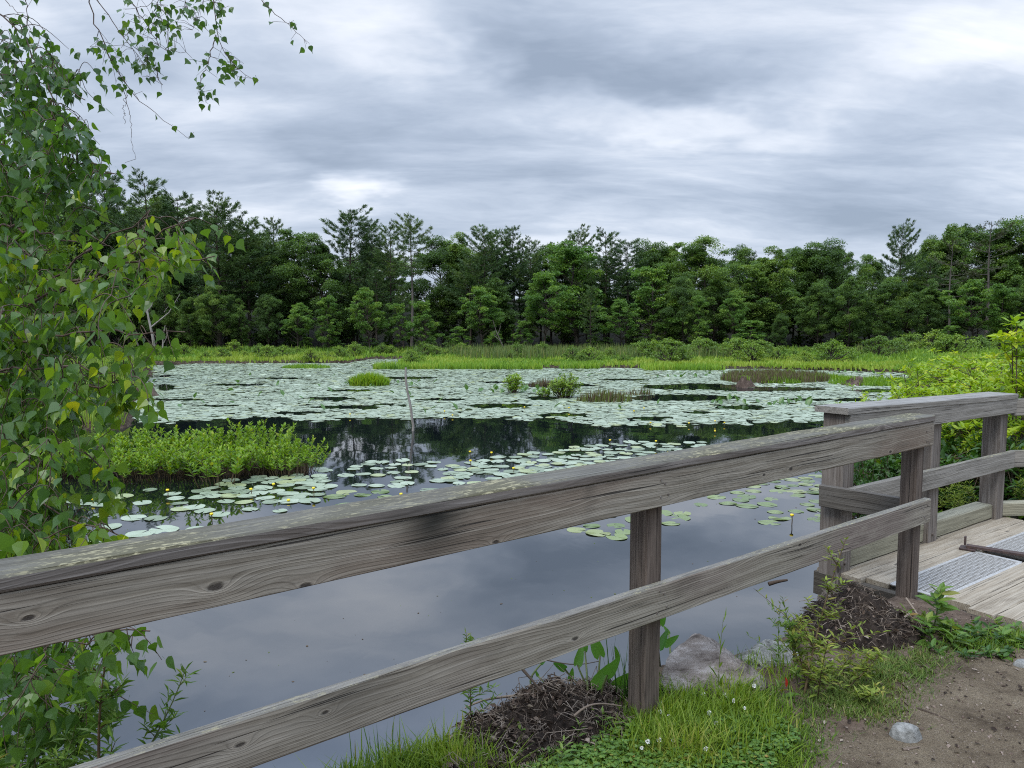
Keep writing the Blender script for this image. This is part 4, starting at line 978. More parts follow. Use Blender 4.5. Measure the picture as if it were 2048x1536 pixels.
stump(1580, 752, .4, .2, 'small dark stump behind the brown reed bed')
stump(290, 792, .5, .3, 'dark rotten root mass at the tip of the left bank')
c = on_z(826, 862, 0); q = MB(); tp_ = at_y(815, 735, c[1] + .05)
s = np.linspace(-.25, 1, 12); pts = c + (tp_ - c) * s[:, None] + np.stack([.03 * np.sin(s * 6) + .03 * (s > .18) * -1, 0 * s, 0 * s], -1)
q.tube(pts, np.linspace(.032, .022, 12), 7)
q.tube([pts[4], pts[4] + [.02, 0, .05], pts[4] + [.09, 0, .09]], [.01, .008, .003], 4)
tag(build('bare_stick', q, M_PALEBARK, None, tuple(c)), 'thin bare grey stick standing upright in the open water', 'stick')

# ------------------------------------------------------------------ lily pads
def pad_template(seed, wav=.05, k=18):
    r = np.random.default_rng(seed); a = np.linspace(.16, 6.283 - .16, k)
    rad = .5 * (1 + wav * (np.sin(a * 2 + r.random() * 6) * .7 + .4 * np.sin(a * 5 + r.random() * 6)))
    ring = np.stack([rad * np.sin(a) * .92, rad * np.cos(a) * 1.06, .012 * np.sin(a * 3 + r.random() * 6)], -1)
    V = np.concatenate([[[0, .04, -.008]], ring]); F = np.array([[0, i + 1, i] for i in range(1, k)])
    return V, F
PT = [pad_template(i) for i in range(6)]
GAPS = [  # open water among the far pads: column, row, half width, half height
 (1390, 774, 115, 6.5), (1540, 779, 130, 5), (1350, 796, 130, 7), (1760, 782, 70, 4), (1000, 812, 75, 5), (660, 798, 60, 4), (700, 815, 75, 4), (820, 756, 60, 3), (1480, 815, 60, 5), (1080, 797, 40, 4), (480, 770, 60, 2.5), (880, 800, 60, 3), (1620, 800, 60, 3),
 (330, 775, 25, 7), (350, 800, 60, 3), (600, 826, 60, 2.5), (1130, 830, 60, 4), (1300, 838, 40, 4), (560, 757, 60, 2), (1250, 760, 60, 2), (1010, 765, 50, 2), (440, 812, 50, 2.5), (1400, 826, 40, 3), (1700, 800, 40, 4)]
FRONT_E = ([100, 250, 300, 420, 520, 620, 700, 800, 880, 960, 1060, 1110, 1150, 1200, 1290, 1380, 1470, 1540, 1600, 1700, 1800], [850, 845, 846, 843, 836, 840, 838, 836, 840, 840, 842, 834, 842, 852, 853, 852, 850, 846, 846, 835, 800])
def far_density(px, py):
    f = np.interp(px, *FRONT_E) + 7 * (fbm(px, py, .02, 70) - .5) * 2
    d_ = sstep(f + 3, f - 5, py) * (.97 - .35 * sstep(f - 16, f - 2, py))
    for gx_, gy_, a, b in GAPS:
        e = ((px - gx_) / a) ** 2 + ((py - gy_) / b) ** 2 + .9 * (fbm(px, py * 4, .03, 80) - .5)
        d_ = d_ * sstep(.75, 1.15, e)
    st = fbm(px * .25, py * 3.0, .035, 90)
    return d_ * sstep(.22, .36, st + .12 * sstep(745, 820, py) * 0 + .05)
def rand_pads(n, ylo, yhi, xm):
    y = ylo + (yhi - ylo) * rng.random(n); x = (rng.random(n) * 2 - 1) * xm; return x, y
x, y = rand_pads(150000, 16.3, 47.5, 27)
px, py = proj(np.stack([x, y, 0 * x], -1))
ok = (px > 120) & (px < 1900) & (rng.random(len(x)) < far_density(px, py) * np.interp(y, [16, 24, 40, 48], [.95, .95, .7, .5])) & (ground_h(x, y) < -.05)
x, y = x[ok], y[ok]
# thin out pads that fall on each other
cell = {}; keep = []
for i_ in range(len(x)):
    k_ = (int(x[i_] / .145), int(y[i_] / .145))
    if k_ in cell: continue
    cell[k_] = 1; keep.append(i_)
x, y = x[keep], y[keep]
mb = MB(); nP = len(x); which = rng.integers(0, 6, nP)
for t_ in range(6):
    m_ = which == t_; k_ = m_.sum()
    P = np.stack([x[m_], y[m_], .004 + .012 * rng.random(k_)], -1)
    up = nrm(ZUP + rng.normal(size=(k_, 3)) * .035 * (1 + 2.5 * (rng.random((k_, 1)) > .9)))
    a = rng.random(k_) * 6.283
    mb.scatter(PT[t_][0], PT[t_][1], P, frames(np.stack([np.cos(a), np.sin(a), 0 * a], -1), up), .19 + .14 * rng.random(k_), np.clip(.5 + .22 * rng.normal(size=k_) + .4 * (rng.random(k_) > .97), 0, 1))
tag(build('lily_pads', mb, G_PAD), 'wide far carpet of pale green lily pads covering the pond', 'lily pads', kind='stuff')
# the nearer pads, each one a thing
CLUST = [
 ([(590, 950), (700, 925), (840, 918), (960, 926), (1100, 930), (1150, 945), (1080, 965), (960, 985), (900, 1000), (840, 985), (700, 972), (600, 972)], 62, G_PAD, 'round pale lily pad in the loose patch before the bare stick', 'lily pads before the bare stick', .21, .31, .17),
 ([(1085, 905), (1150, 893), (1270, 882), (1340, 888), (1410, 884), (1440, 892), (1300, 915), (1150, 940), (1030, 955), (900, 950), (860, 935), (980, 915)], 105, G_PAD, 'round pale lily pad in the dense patch above the middle of the fence', 'lily pads in the dense middle patch', .21, .31, .17),
 ([(390, 985), (450, 962), (560, 950), (640, 952), (660, 975), (640, 1000), (560, 1010), (470, 1005), (400, 1000)], 46, G_PAD, 'round green lily pad in the patch against the plant island', 'lily pads by the plant island', .24, .34, .19),
 ([(660, 985), (760, 978), (850, 985), (860, 1010), (760, 1030), (680, 1010)], 14, G_WETPAD, 'lily pad lying awash in sky lit water right of the yellow flowers', 'lily pads awash above the fence', .24, .34, .22),
 ([(1150, 1040), (1250, 1022), (1390, 1022), (1400, 1040), (1300, 1062), (1210, 1080), (1150, 1075)], 16, G_WETPAD, 'yellowish lily pad awash in the water beside the fence post', 'lily pads awash by the post', .22, .32, .21),
 ([(1400, 985), (1480, 962), (1640, 948), (1650, 1000), (1640, 1060), (1560, 1062), (1530, 1040), (1470, 1010), (1400, 1010)], 40, G_WETPAD, 'yellowish lily pad awash in the water left of the footbridge', 'lily pads awash by the footbridge', .2, .3, .2),
]
padmesh = {}
def one_pad(p_, s_, mat, label, group, i_):
    key = (i_ % 6, mat.name)
    if key not in padmesh:
        q = MB(); q.add(PT[i_ % 6][0], PT[i_ % 6][1], .02 + .19 * (i_ % 6)); me = q.mesh('lily_pad'); me.materials.append(mat); padmesh[key] = me
    o = link('lily_pad', padmesh[key]); o.location = p_; o.scale = (s_, s_, s_)
    o.rotation_euler = (.02 * rng.normal(), .02 * rng.normal(), rng.random() * 6.283)
    return tag(o, label, 'lily pad', group)
for poly_, n, mat, lab, grp, lo, hi, gap in CLUST:
    P = region_px(poly_, n * 14); got = []
    for q in P:
        if all((q[0] - g[0]) ** 2 + (q[1] - g[1]) ** 2 > gap ** 2 for g in got): got.append(q)
        if len(got) >= n: break
    for i_, q in enumerate(got):
        z_ = .005 + .008 * rng.random() if mat is G_PAD else .0025 + .003 * rng.random()
        one_pad((q[0], q[1], z_), .92 * (lo + (hi - lo) * rng.random()), mat, lab, grp, i_)
for px, py, s_ in ((205, 1010, .26), (150, 1003, .25), (175, 1008, .22), (245, 993, .30), (285, 1006, .25), (210, 1029, .27), (268, 1036, .30), (312, 1037, .28), (218, 1055, .28), (280, 1068, .32), (328, 1060, .34), (392, 1061, .3), (365, 1018, .28), (360, 1007, .2), (345, 988, .24), (352, 997, .22), (300, 980, .2), (500, 1019, .22), (440, 1029, .26), (180, 1088, .3), (560, 1022, .2), (388, 1015, .28), (410, 1022, .28)):
    c = on_z(px, py, 0); one_pad((c[0], c[1], .006), s_, G_PAD, 'large round lily pad drifting singly in the dark water at the left', 'single lily pads at the left', int(px))
# emergent leaves standing above the carpet
EM = MB(); EM.add(OVAL * [1.5, 1, 1.4], OVAL_F[0], .5); em_me = EM.mesh('raised_leaf'); em_me.materials.append(G_EMER)
def raised(px, py, s_):
    c = on_z(px, py, 0); o = link('raised_leaf', em_me); o.location = (c[0], c[1], .01)
    o.rotation_euler = (.3 + .9 * rng.random(), .4 * rng.normal(), rng.random() * 6.283); o.scale = (s_, s_, s_)
    return tag(o, 'green lily leaf lifted clear of the pale far carpet', 'leaf', 'raised lily leaves')
for k in range(70):
    px = 300 + 1100 * rng.random(); py = 752 + 75 * rng.random() ** 1.3
    if far_density(np.array([px]), np.array([py]))[0] > .4: raised(px, py, .16 + .12 * rng.random())
for k in range(34): raised(985 + 170 * rng.random(), 776 + 12 * rng.random(), .20)
for k in range(28): raised(1420 + 200 * rng.random(), 800 + 12 * rng.random(), .18 + .1 * rng.random())
for k in range(40): raised(1330 + 420 * rng.random(), 742 + 14 * rng.random(), .2)
# bits floating on the open water
P = np.concatenate([region_px([(1150, 960), (1640, 930), (1640, 1160), (1300, 1230), (1000, 1200), (1050, 1090)], 60), region_px([(150, 985), (620, 985), (620, 1060), (150, 1110)], 40), region_px([(300, 1280), (1200, 1110), (1200, 1260), (400, 1440)], 40)]); P[:, 2] = .002; n = len(P); a = rng.random(n) * 6.283
mb = MB(); mb.scatter(OVAL * [1.3, 1, .3], OVAL_F, P, frames(np.stack([np.cos(a), np.sin(a), 0 * a], -1), np.tile(ZUP, (n, 1))), .008 + .03 * rng.random(n) ** 3, rng.random(n))
tag(build('floating_bits', mb, M_REED), 'dark leaf bits floating on the open water', 'debris', kind='stuff')
# white flowers of the far lilies
WF = MB(); a_ = np.arange(10) * .628
WF.scatter(OVAL, OVAL_F, np.zeros((10, 3)), frames(np.stack([np.cos(a_) * .7, np.sin(a_) * .7, .5 + 0 * a_], -1), np.tile(ZUP, (10, 1))), .5, .5)
m_white = plain_mat('white_petals', [(.7, .7, .66), (.8, .8, .78)], 5, .6, .3, 0)
wf_me = WF.mesh('water_lily_flower'); wf_me.materials.append(m_white)
for k in range(150):
    if k < 60: px, py = 560 + 330 * rng.random(), 718 + 17 * rng.random()
    elif k < 110: px, py = 1150 + 330 * rng.random(), 741 + 16 * rng.random()
    else: px, py = 1480 + 280 * rng.random(), 752 + 26 * rng.random()
    c = on_z(px, py, 0)
    if ground_h(np.array([c[0]]), np.array([c[1]]))[0] > -.03: continue
    o = link('water_lily_flower', wf_me); o.location = (c[0], c[1], .02); s_ = .09 + .07 * rng.random(); o.scale = (s_, s_, s_)
    tag(o, 'tiny white water lily flower open on the far pads', 'flower', 'white water lilies')
# yellow pond lily buds
m_yel = plain_mat('yellow_bud', [(.72, .52, .015), (.82, .64, .03)], 8, .45, .4, 0)
q = MB(); ang = np.arange(8) * PI / 4; zz_ = np.linspace(-1, 1, 7)
sph = np.concatenate([np.stack([np.sqrt(max(0, 1 - z_ ** 2)) * (1 + .08 * (z_ > .5)) * np.cos(ang), np.sqrt(max(0, 1 - z_ ** 2)) * np.sin(ang), (z_ if z_ < .7 else .62) * .85 + 0 * ang], -1) for z_ in zz_])
i = np.arange(6)[:, None] * 8; j = np.arange(8)[None]; q.add(sph, np.stack([i + j, i + (j + 1) % 8, i + 8 + (j + 1) % 8, i + 8 + j], -1).reshape(-1, 4), .5, 0, True)
bud_me = q.mesh('bud'); bud_me.materials.append(m_yel)
FL = [(335, 980, .09), (423, 1028, .08), (502, 978, .07), (547, 968, .09), (577, 1000, .03), (627, 976, .12), (802, 988, .08), (940, 903, .08), (983, 905, .07), (941, 921, .09), (1027, 936, .07), (186, 998, .06), (1584, 1030, .12),
      (1312, 882, .12), (1301, 845, .07), (1378, 846, .07), (1430, 842, .09), (1449, 845, .07), (1138, 815, .09), (1049, 814, .08), (1288, 816, .08), (889, 822, .1), (905, 830, .06), (1268, 822, .07), (1336, 905, .05), (1430, 862, .05), (700, 828, .08), (1220, 880, .1)]
NEARL = {0: 'yellow pond lily bud on a stalk left of the island patch of pads', 1: 'yellow pond lily bud mirrored in open water nearest the fence at the left', 4: 'yellow pond lily bud resting low on the water without a visible stalk', 5: 'yellow pond lily bud on a tall stalk at the right of the island patch', 6: 'yellow pond lily bud just above the fence cap', 11: 'pale yellow bud farthest left, beside the birch leaves', 12: 'yellow pond lily bud on a tall dark stalk left of the footbridge', 13: 'yellow pond lily bud at the tip of the dense middle patch'}
for k, (px, py, hs) in enumerate(FL):
    r0 = ray(px, py); d0 = EYE + r0 * ((hs - EYE[2]) / r0[2])
    e = empty('pond_lily', (d0[0], d0[1], 0), NEARL.get(k, 'yellow pond lily bud among the pale pads'), 'flower', 'yellow pond lilies')
    o = link('bud', bud_me, None, e); o.location = (0, 0, hs); sb = .023 if py > 940 else .022; o.scale = (sb, sb, sb)
    st = MB(); st.tube([[0, 0, -.05], [.005, 0, hs * .5], [0, 0, hs - .012]], .006, 5); link('stalk', st.mesh('stalk'), M_REDSTEM, e)
# ------------------------------------------------------------------ birch at the left
def pd(px, py, d):           # a place given by picture column, row and distance ahead
    return EYE + ray(px, py) * d
trunk_pts = np.array([[-2.62, 3.25, .1], [-2.58, 3.25, .9], [-2.55, 3.28, 1.8], [-2.60, 3.32, 2.8], [-2.62, 3.40, 3.8], [-2.52, 3.5, 4.7], [-2.3, 3.6, 5.4]])
BR = [  # (point list, start height on trunk, thickness)
 ([(60, 600, 3.1), (130, 560, 3.0), (250, 530, 2.9), (430, 512, 2.8)], 2.1, .011), ([(130, 540, 3.05), (230, 470, 3.0), (300, 420, 2.95)], 2.2, .008), ([(100, 590, 3.0), (240, 520, 2.9), (350, 440, 2.85), (392, 436, 2.8)], 2.1, .008),
 ([(0, 690, 3.0), (180, 660, 2.8), (290, 668, 2.75), (370, 664, 2.7)], 1.9, .008), ([(60, 800, 3.0), (200, 770, 2.8), (310, 772, 2.8)], 1.7, .008), ([(0, 870, 2.9), (120, 880, 2.7), (215, 930, 2.7), (230, 965, 2.7)], 1.5, .007),
 ([(0, 980, 2.8), (100, 1010, 2.6), (180, 1060, 2.6), (240, 1072, 2.55)], 1.3, .007), ([(-40, 1230, 2.7), (100, 1255, 2.5), (200, 1262, 2.45), (300, 1262, 2.4)], 1.0, .007), ([(-40, 1330, 2.8), (80, 1340, 2.5), (190, 1390, 2.45)], .8, .007),
 ([(0, 440, 3.3), (90, 470, 3.2), (190, 500, 3.1)], 2.5, .009), ([(-20, 340, 3.4), (110, 320, 3.4), (200, 330, 3.3), (232, 348, 3.3)], 2.8, .009), ([(-20, 150, 3.6), (70, 150, 3.6), (170, 200, 3.5)], 3.1, .006), ([(-60, -10, 3.7), (30, 50, 3.7), (90, 140, 3.65), (110, 260, 3.5), (120, 380, 3.4)], 3.5, .005),
 ([(-80, 1000, 2.9), (40, 1080, 2.6), (110, 1090, 2.5)], 1.2, .007), ([(-60, 760, 3.0), (50, 740, 2.9), (140, 730, 2.8), (230, 745, 2.8)], 1.8, .009), ([(-60, 560, 3.2), (40, 520, 3.1), (100, 500, 3.0)], 2.3, .009),
 ([(100, -250, 3.9), (300, -190, 3.95), (450, -120, 4.0), (520, -60, 4.0)], 4.4, .014), ([(-20, -200, 3.8), (120, -150, 3.85), (230, -110, 3.9)], 4.0, .012), ([(-50, 1440, 2.6), (50, 1440, 2.45), (110, 1480, 2.4)], .6, .006)]
bt, bb_, bl = MB(), MB(), MB()
bt.tube(trunk_pts, np.linspace(.045, .018, 7), 9)
samples = []
def smooth_pts(P, n):
    P = np.asarray(P, float); t = np.r_[0, np.cumsum(np.linalg.norm(np.diff(P, axis=0), axis=1))]; u = np.linspace(0, t[-1], n)
    Q = np.stack([np.interp(u, t, P[:, i]) for i in range(3)], -1)
    for _ in range(2): Q[1:-1] = (Q[:-2] + 2 * Q[1:-1] + Q[2:]) / 4
    return Q
for pts, h0, th in BR:
    b0 = np.array([np.interp(h0, trunk_pts[:, 2], trunk_pts[:, i]) for i in range(3)])
    Q = smooth_pts([b0] + [pd(*p_) for p_ in pts], 22); Q[1:-1] += rng.normal(size=(20, 3)) * .008
    bb_.tube(Q, np.linspace(th, .0022, 22), 6); samples.append(Q[3:])
HANG = [([(-60, -60, 3.9), (20, 10, 3.9), (56, 42, 3.9)], .003), ([(190, -110, 3.9), (175, -40, 3.9), (185, 40, 3.9), (240, 150, 3.9), (268, 195, 3.9), (320, 235, 3.9), (375, 276, 3.9)], .004), ([(150, -130, 3.9), (170, -30, 3.9), (262, 95, 3.9), (300, 140, 3.9)], .004), ([(230, -110, 3.9), (260, 0, 3.9), (330, 105, 3.9), (372, 104, 3.9)], .0035),
 ([(52, -120, 3.8), (54, 0, 3.8), (55, 50, 3.8), (65, 95, 3.8)], .0035), ([(400, -140, 4), (425, -20, 4), (433, 60, 4), (452, 112, 4), (490, 148, 4), (516, 165, 4)], .004), ([(432, 70, 4), (415, 130, 4), (398, 165, 4), (412, 205, 4)], .003), ([(470, -110, 4), (510, -10, 4), (560, 35, 4), (590, 60, 4), (614, 88, 4)], .0035),
 ([(250, 180, 3.9), (262, 240, 3.9), (262, 280, 3.9), (272, 318, 3.9)], .0016), ([(255, 190, 3.9), (247, 215, 3.9), (249, 248, 3.9)], .0015), ([(240, 60, 3.9), (300, 128, 3.9), (326, 170, 3.9)], .0016), ([(350, -150, 4), (362, -30, 4), (378, 30, 4), (420, 65, 4)], .002), ([(300, -190, 3.95), (310, -60, 3.95), (318, 0, 3.95), (300, 44, 3.95)], .003),
 ([(330, -190, 3.95), (345, -40, 3.95), (300, 12, 3.95), (246, 18, 3.95)], .0025), ([(440, -130, 4), (420, -40, 4), (400, 20, 4), (385, 60, 4)], .0025)]
hsamples = []
for pts, th in HANG:
    Q = smooth_pts([pd(*p_) for p_ in pts], 24); Q[1:-1] += rng.normal(size=(22, 3)) * .004
    bb_.tube(Q, np.linspace(th, .0009, 24), 5); hsamples.append(Q)
lp, lax, lsz, lv = [], [], [], []
def leaf_at(p_, sz, hue):
    lp.append(p_); a = rng.random() * 6.283; tl = .35 + .75 * rng.random()
    lax.append([math.cos(a) * tl, math.sin(a) * tl - .1, -1.0]); lsz.append(sz); lv.append(np.clip(hue + .17 * rng.normal(), 0, 1))
allS = np.concatenate(samples)
ELL = [(40, 75, 60, 40, 12, 3.7, .12), (130, 120, 50, 30, 9, 3.65, .14), (80, 165, 95, 60, 34, 3.6, .15), (60, 290, 90, 80, 44, 3.4, .2), (150, 330, 70, 40, 20, 3.35, .3), (20, 420, 60, 80, 26, 3.3, .3), (50, 530, 80, 70, 30, 3.1, .45), (330, 465, 85, 50, 22, 2.88, .6), (180, 520, 90, 50, 13, 2.95, .55), (250, 565, 110, 45, 16, 2.85, .55), (80, 640, 110, 60, 34, 2.95, .45),
 (230, 668, 115, 32, 11, 2.75, .5), (70, 760, 110, 70, 40, 2.85, .42), (220, 775, 85, 40, 14, 2.8, .5), (60, 880, 90, 70, 36, 2.75, .42), (175, 880, 80, 50, 12, 2.7, .5), (40, 985, 75, 70, 32, 2.65, .45), (150, 1050, 70, 40, 11, 2.58, .62), (60, 1080, 80, 40, 22, 2.55, .55), (222, 960, 18, 20, 2, 2.7, .6),
 (50, 1290, 110, 45, 26, 2.5, .32), (140, 1370, 80, 50, 15, 2.45, .38), (40, 1430, 60, 90, 24, 2.45, .3), (255, 1268, 42, 14, 4, 2.42, .45), (180, 1270, 80, 20, 9, 2.45, .4), (120, 230, 60, 60, 14, 3.5, .2), (130, 430, 60, 40, 8, 3.2, .4), (35, 360, 70, 60, 18, 3.35, .25), (30, 680, 70, 60, 16, 3.0, .35), (25, 820, 60, 60, 16, 2.85, .35), (20, 1040, 50, 60, 14, 2.6, .4)]
starts = []
for ex, ey, rx, ry, nt, d_, hue in ELL:
    for _ in range(int(nt * (1.35 if ex < 160 else 1.15))):
        a = rng.random() * 6.283; rr = math.sqrt(rng.random())
        s_ = pd(ex + rx * rr * math.cos(a), ey + ry * rr * math.sin(a), d_ + .17 * rng.normal())
        starts.append((((allS - s_) ** 2).sum(1).min(), s_, hue))
starts.sort(key=lambda q_: q_[0])
pool = allS.copy()                     # twigs fork from the nearest wood already grown
for dist_, s_, hue in starts:
    b_ = pool[rng.choice(np.argsort(((pool - s_) ** 2).sum(1))[:3])]
    dn = np.array([.05 * rng.normal(), .05 * rng.normal(), -.06 - .05 * rng.random()])
    Q = smooth_pts([b_, (b_ + s_) / 2 + [0, 0, .03], s_, s_ + dn], 9)
    bb_.tube(Q, np.linspace(.0022, .0009, 9), 4, cap=False); pool = np.concatenate([pool, Q[3:8:2]])
    for u in (3, 4, 5, 6, 7, 8, 8):
        if rng.random() < .88: leaf_at(Q[u] + rng.normal(size=3) * .012, (.050 + .024 * rng.random()), hue + .1 * (rng.random() - .5))
for Q, dens in zip(hsamples, (.25, .55, .5, .6, .3, 1.3, 1.0, .7, 0.03, 0.03, .6, .35, .8, .8, .9)):
    for u in range(8, 24):
        for rep in range(2):
            if rng.random() < dens * .62:
                o_ = rng.normal(size=3) * .03; p_ = Q[u] + o_
                if np.linalg.norm(o_) > .03: bb_.tube([Q[u], p_], [.001, .0008], 4, cap=False)
                leaf_at(p_, .042 + .015 * rng.random(), .14)
for ex, ey, rx, ry, nl, d_ in ((268, 105, 55, 40, 40, 3.9), (300, 40, 60, 30, 26, 3.9), (335, 62, 28, 40, 18, 3.9), (360, 15, 40, 18, 16, 4.0), (430, 20, 30, 26, 14, 4.0), (470, 135, 30, 20, 14, 4.0), (205, 100, 30, 30, 12, 3.85), (240, 170, 18, 16, 8, 3.9)):
    for _ in range(nl):
        a = rng.random() * 6.283; rr = math.sqrt(rng.random()); s_ = pd(ex + rx * rr * math.cos(a), ey + ry * rr * math.sin(a), d_ + .1 * rng.normal())
        hs = np.concatenate(hsamples); b_ = hs[np.argmin(((hs - s_) ** 2).sum(1))]
        bb_.tube([b_, (b_ + s_) / 2 + [0, 0, .012], s_], [.0013, .001, .0008], 4, cap=False); leaf_at(s_, .042 + .016 * rng.random(), .14)
lp = np.array(lp); n = len(lp); ax = nrm(np.array(lax)); up = nrm(rng.normal(size=(n, 3)) * [1, 1, .5] + [0, -.1, .55])
lsz = np.array(lsz)
bl.scatter(BIRCH, BIRCH_F, lp, frames(ax, up), np.stack([lsz * (.8 + .3 * rng.random(n)), lsz, lsz * (rng.random(n) * 2 - .4)], -1), np.array(lv))
e = empty('birch_tree', tuple(trunk_pts[0]), 'young birch at the left with hanging pointed leaves reaching over the fence', 'tree')
build('trunk', bt, plain_mat('birch_bark', [(.14, .13, .115), (.3, .28, .26), (.4, .38, .35)], 12, .8, .2, .3, .004, stretch=(1, 1, 3)), e, tuple(trunk_pts[0]))
build('branches', bb_, M_TWIG, e, tuple(trunk_pts[0])); build('foliage', bl, G_BIRCH, e, tuple(trunk_pts[0]))

# ------------------------------------------------------------------ plant island at the left
def herb(seed, H, nst, R, nl, llen, T=LANCE, TF=LANCE_F, lean=.25, hue=.5, thick=.005, u0=.15, whorl=2, upang=.55, branch=0, hs=.12, wid=1.0, curl=0.0):
    r = np.random.default_rng(seed); st, lf = MB(), MB(); P, A, S, Vv = [], [], [], []
    def stem(b, d, h_, th, m_):
        u = np.linspace(0, 1, 7)[:, None]; bend = r.normal(size=3) * [.12, .12, 0] * h_
        pts = b + d * h_ * u + bend * u ** 2
        st.tube(pts, np.linspace(th, th * .3, 7), 5, cap=False)
        for q in range(m_):
            uu = u0 + (1 - u0) * (q + .5) / m_; c = np.array([np.interp(uu, u[:, 0], pts[:, i]) for i in range(3)]); a0 = q * 2.2 + r.random()
            for w_ in range(whorl):
                a = a0 + w_ * 6.283 / whorl + r.normal() * .2; el = upang + .5 * (uu - .5) + .25 * r.normal()
                P.append(c); A.append([math.cos(a) * math.cos(el), math.sin(a) * math.cos(el), math.sin(el)]); S.append(llen * (1.15 - .5 * uu) * (.7 + .5 * r.random())); Vv.append(np.clip(hue + .3 * (uu - .6) + hs * r.normal(), 0, 1))
        return pts
    for k in range(nst):
        a = r.random() * 6.283; rr = R * math.sqrt(r.random()); b = np.array([math.cos(a) * rr, math.sin(a) * rr, -.05])
        d = nrm(np.array([math.cos(a) * lean * rr / max(R, 1e-6), math.sin(a) * lean * rr / max(R, 1e-6), 1]) + r.normal(size=3) * .08)
        h_ = H * (.7 + .35 * r.random()) if nst > 1 else H
        pts = stem(b, d, h_, thick, nl)
        for q in range(branch):
            i_ = 1 + int(r.random() * 5); aa = r.random() * 6.283
            stem(pts[i_], nrm(np.array([math.cos(aa), math.sin(aa), .9])), h_ * (.18 + .25 * r.random()) * (1.2 - i_ / 7), thick * .5, max(4, nl // 3))
    P = np.array(P); n = len(P); S = np.array(S)
    lf.scatter(T, TF, P, frames(nrm(np.array(A)), nrm(ZUP + r.normal(size=(n, 3)) * .2)), np.stack([S * wid, S, S * (1 + curl * r.normal(size=n))], -1), np.array(Vv))
    return st, lf
LOOSE = [proto('marsh_plant', herb(700 + i, .58 + .08 * (i % 2), 13, .26, 11, .115, lean=.55, hue=.5, thick=.006, wid=1.9, upang=.65, u0=.38, hs=.18), M_REDSTEM, G_ISL, cname='leaves') for i in range(4)]
k = 0
for px in list(range(60, 600, 27)) + list(range(80, 560, 34)):
    row2 = k >= 20; py = (955 if not row2 else 925) + rng.normal() * 4 + (.0 if px < 420 else -6 * (px - 420) / 180)
    c = on_z(px + rng.normal() * 8, py, 0.0)
    s_ = (.66 + .5 * rng.random()) * (1.0 if px < 560 else .85)
    place(LOOSE[k % 4], (c[0], c[1], .0), rng.random() * 6, (s_ * 1.1, s_ * 1.1, s_), 'leafy bright green marsh plant in the hedge along the near plant island', 'plant', 'plants of the near island', 'leaves'); k += 1
for px, py, sx, lb in ((607, 945, .75, 'small leafy plant leaning out at the right tip of the near island'), (592, 938, .9, 'marsh plant at the right end of the near island')):
    c = on_z(px, py, 0); place(LOOSE[1], (c[0], c[1], 0), 1, sx, lb, 'plant', 'plants of the near island', 'leaves')
for px, py, top, sd, lb in ((548, 935, 828, 1, 'tall feathery plant rising above the right end of the near island'), (572, 938, 842, 2, 'second tall feathery plant just right of the tallest on the island'), (410, 940, 858, 3, None), (470, 940, 862, 4, None), (340, 940, 856, 5, None), (500, 935, 870, 6, None)):
    c = on_z(px, py, 0); h_ = at_y(px, top, c[1])[2]
    pr = proto('marsh_plant', herb(720 + sd, h_, 2 if lb else 1, .05, 26, .075, thick=.006, hue=.45, wid=.8, upang=.5, whorl=3), M_STEM, G_ISL, cname='leaves')
    place(pr, (c[0], c[1], 0), 0, 1, lb or 'single taller shoot above the plant hedge of the near island', 'plant', 'plants of the near island', 'leaves')
# brown dead stems at the waterline of the island
mb = MB(); u = rng.random(1500); x = -9.4 + 6.2 * u; y = 11.75 + .25 * (fbm(x, x * 0, 2, 5) - .5) + .5 * rng.random(1500)
grass(mb, np.stack([x, y, np.full(1500, -.05)], -1), .22 + .14 * rng.random(1500), .018, .3, .15 + .2 * rng.random(1500))
tag(build('dead_stems', mb, M_REED), 'brown dead stems along the waterline of the near plant island', 'dead stems', kind='stuff')

# ------------------------------------------------------------------ shrubs at the right
SH = [proto('leafy_shrub', leafy(800 + i, 40, 1.45, .95, 13, 8, .085, hue=.5, spread=1.0, zmin=.3), M_TWIG, G_YELLOW, cname='leaves') for i in range(3)]
def shrub(px, ty, d_, k, ws, label, H=1.45, grp='yellow green shrubs at the right'):
    q = at_y(px, ty, d_); z0 = max(0.05, gz(q[0], d_)); s_ = (q[2] - z0) / H
    return place(SH[k % 3], (q[0], d_, z0), rng.random() * 6, (s_ * ws, s_ * ws, s_), label, 'shrub', grp, 'leaves')
for a_ in ((1800, 778, 10.2, 0, .9, 'yellow green shrub farthest left, leaning over the pads behind the handrail'), (1868, 742, 10.0, 1, 1.0, 'yellow green shrub above the middle of the bridge handrail'), (1940, 722, 10.4, 2, 1.05, 'yellow green shrub standing tallest behind the bridge handrail'), (2025, 724, 9.6, 0, 1.05, 'yellow green shrub at the right edge above the handrail end'),
           (1905, 775, 8.6, 1, .95, 'yellow green shrub close behind the bridge handrail'), (1985, 765, 8.3, 2, 1.0, 'yellow green shrub close behind the last bridge post'), (2080, 735, 8.8, 1, 1.1, 'yellow green shrub just outside the right edge'), (1845, 790, 9.0, 2, .8, 'low yellow green shrub behind the middle bridge post'), (1960, 712, 13, 0, 1.2, 'yellow green shrub in the second row at the right'), (2060, 708, 13, 2, 1.2, 'yellow green shrub in the second row by the right edge')): shrub(*a_)
TB = proto('leafy_sapling', leafy(830, 9, 2.0, .42, 13, 9, .10, hue=.55, spread=.9, zmin=.4), M_TWIG, G_YELLOW, cname='leaves')
q = at_y(2058, 622, 7.4); place(TB, (q[0], 7.4, .35), 1.2, (1.0, 1.0, (q[2] - .35) / 2.0), 'yellow green sapling taller than the shrubs at the right edge', 'sapling', None, 'leaves')
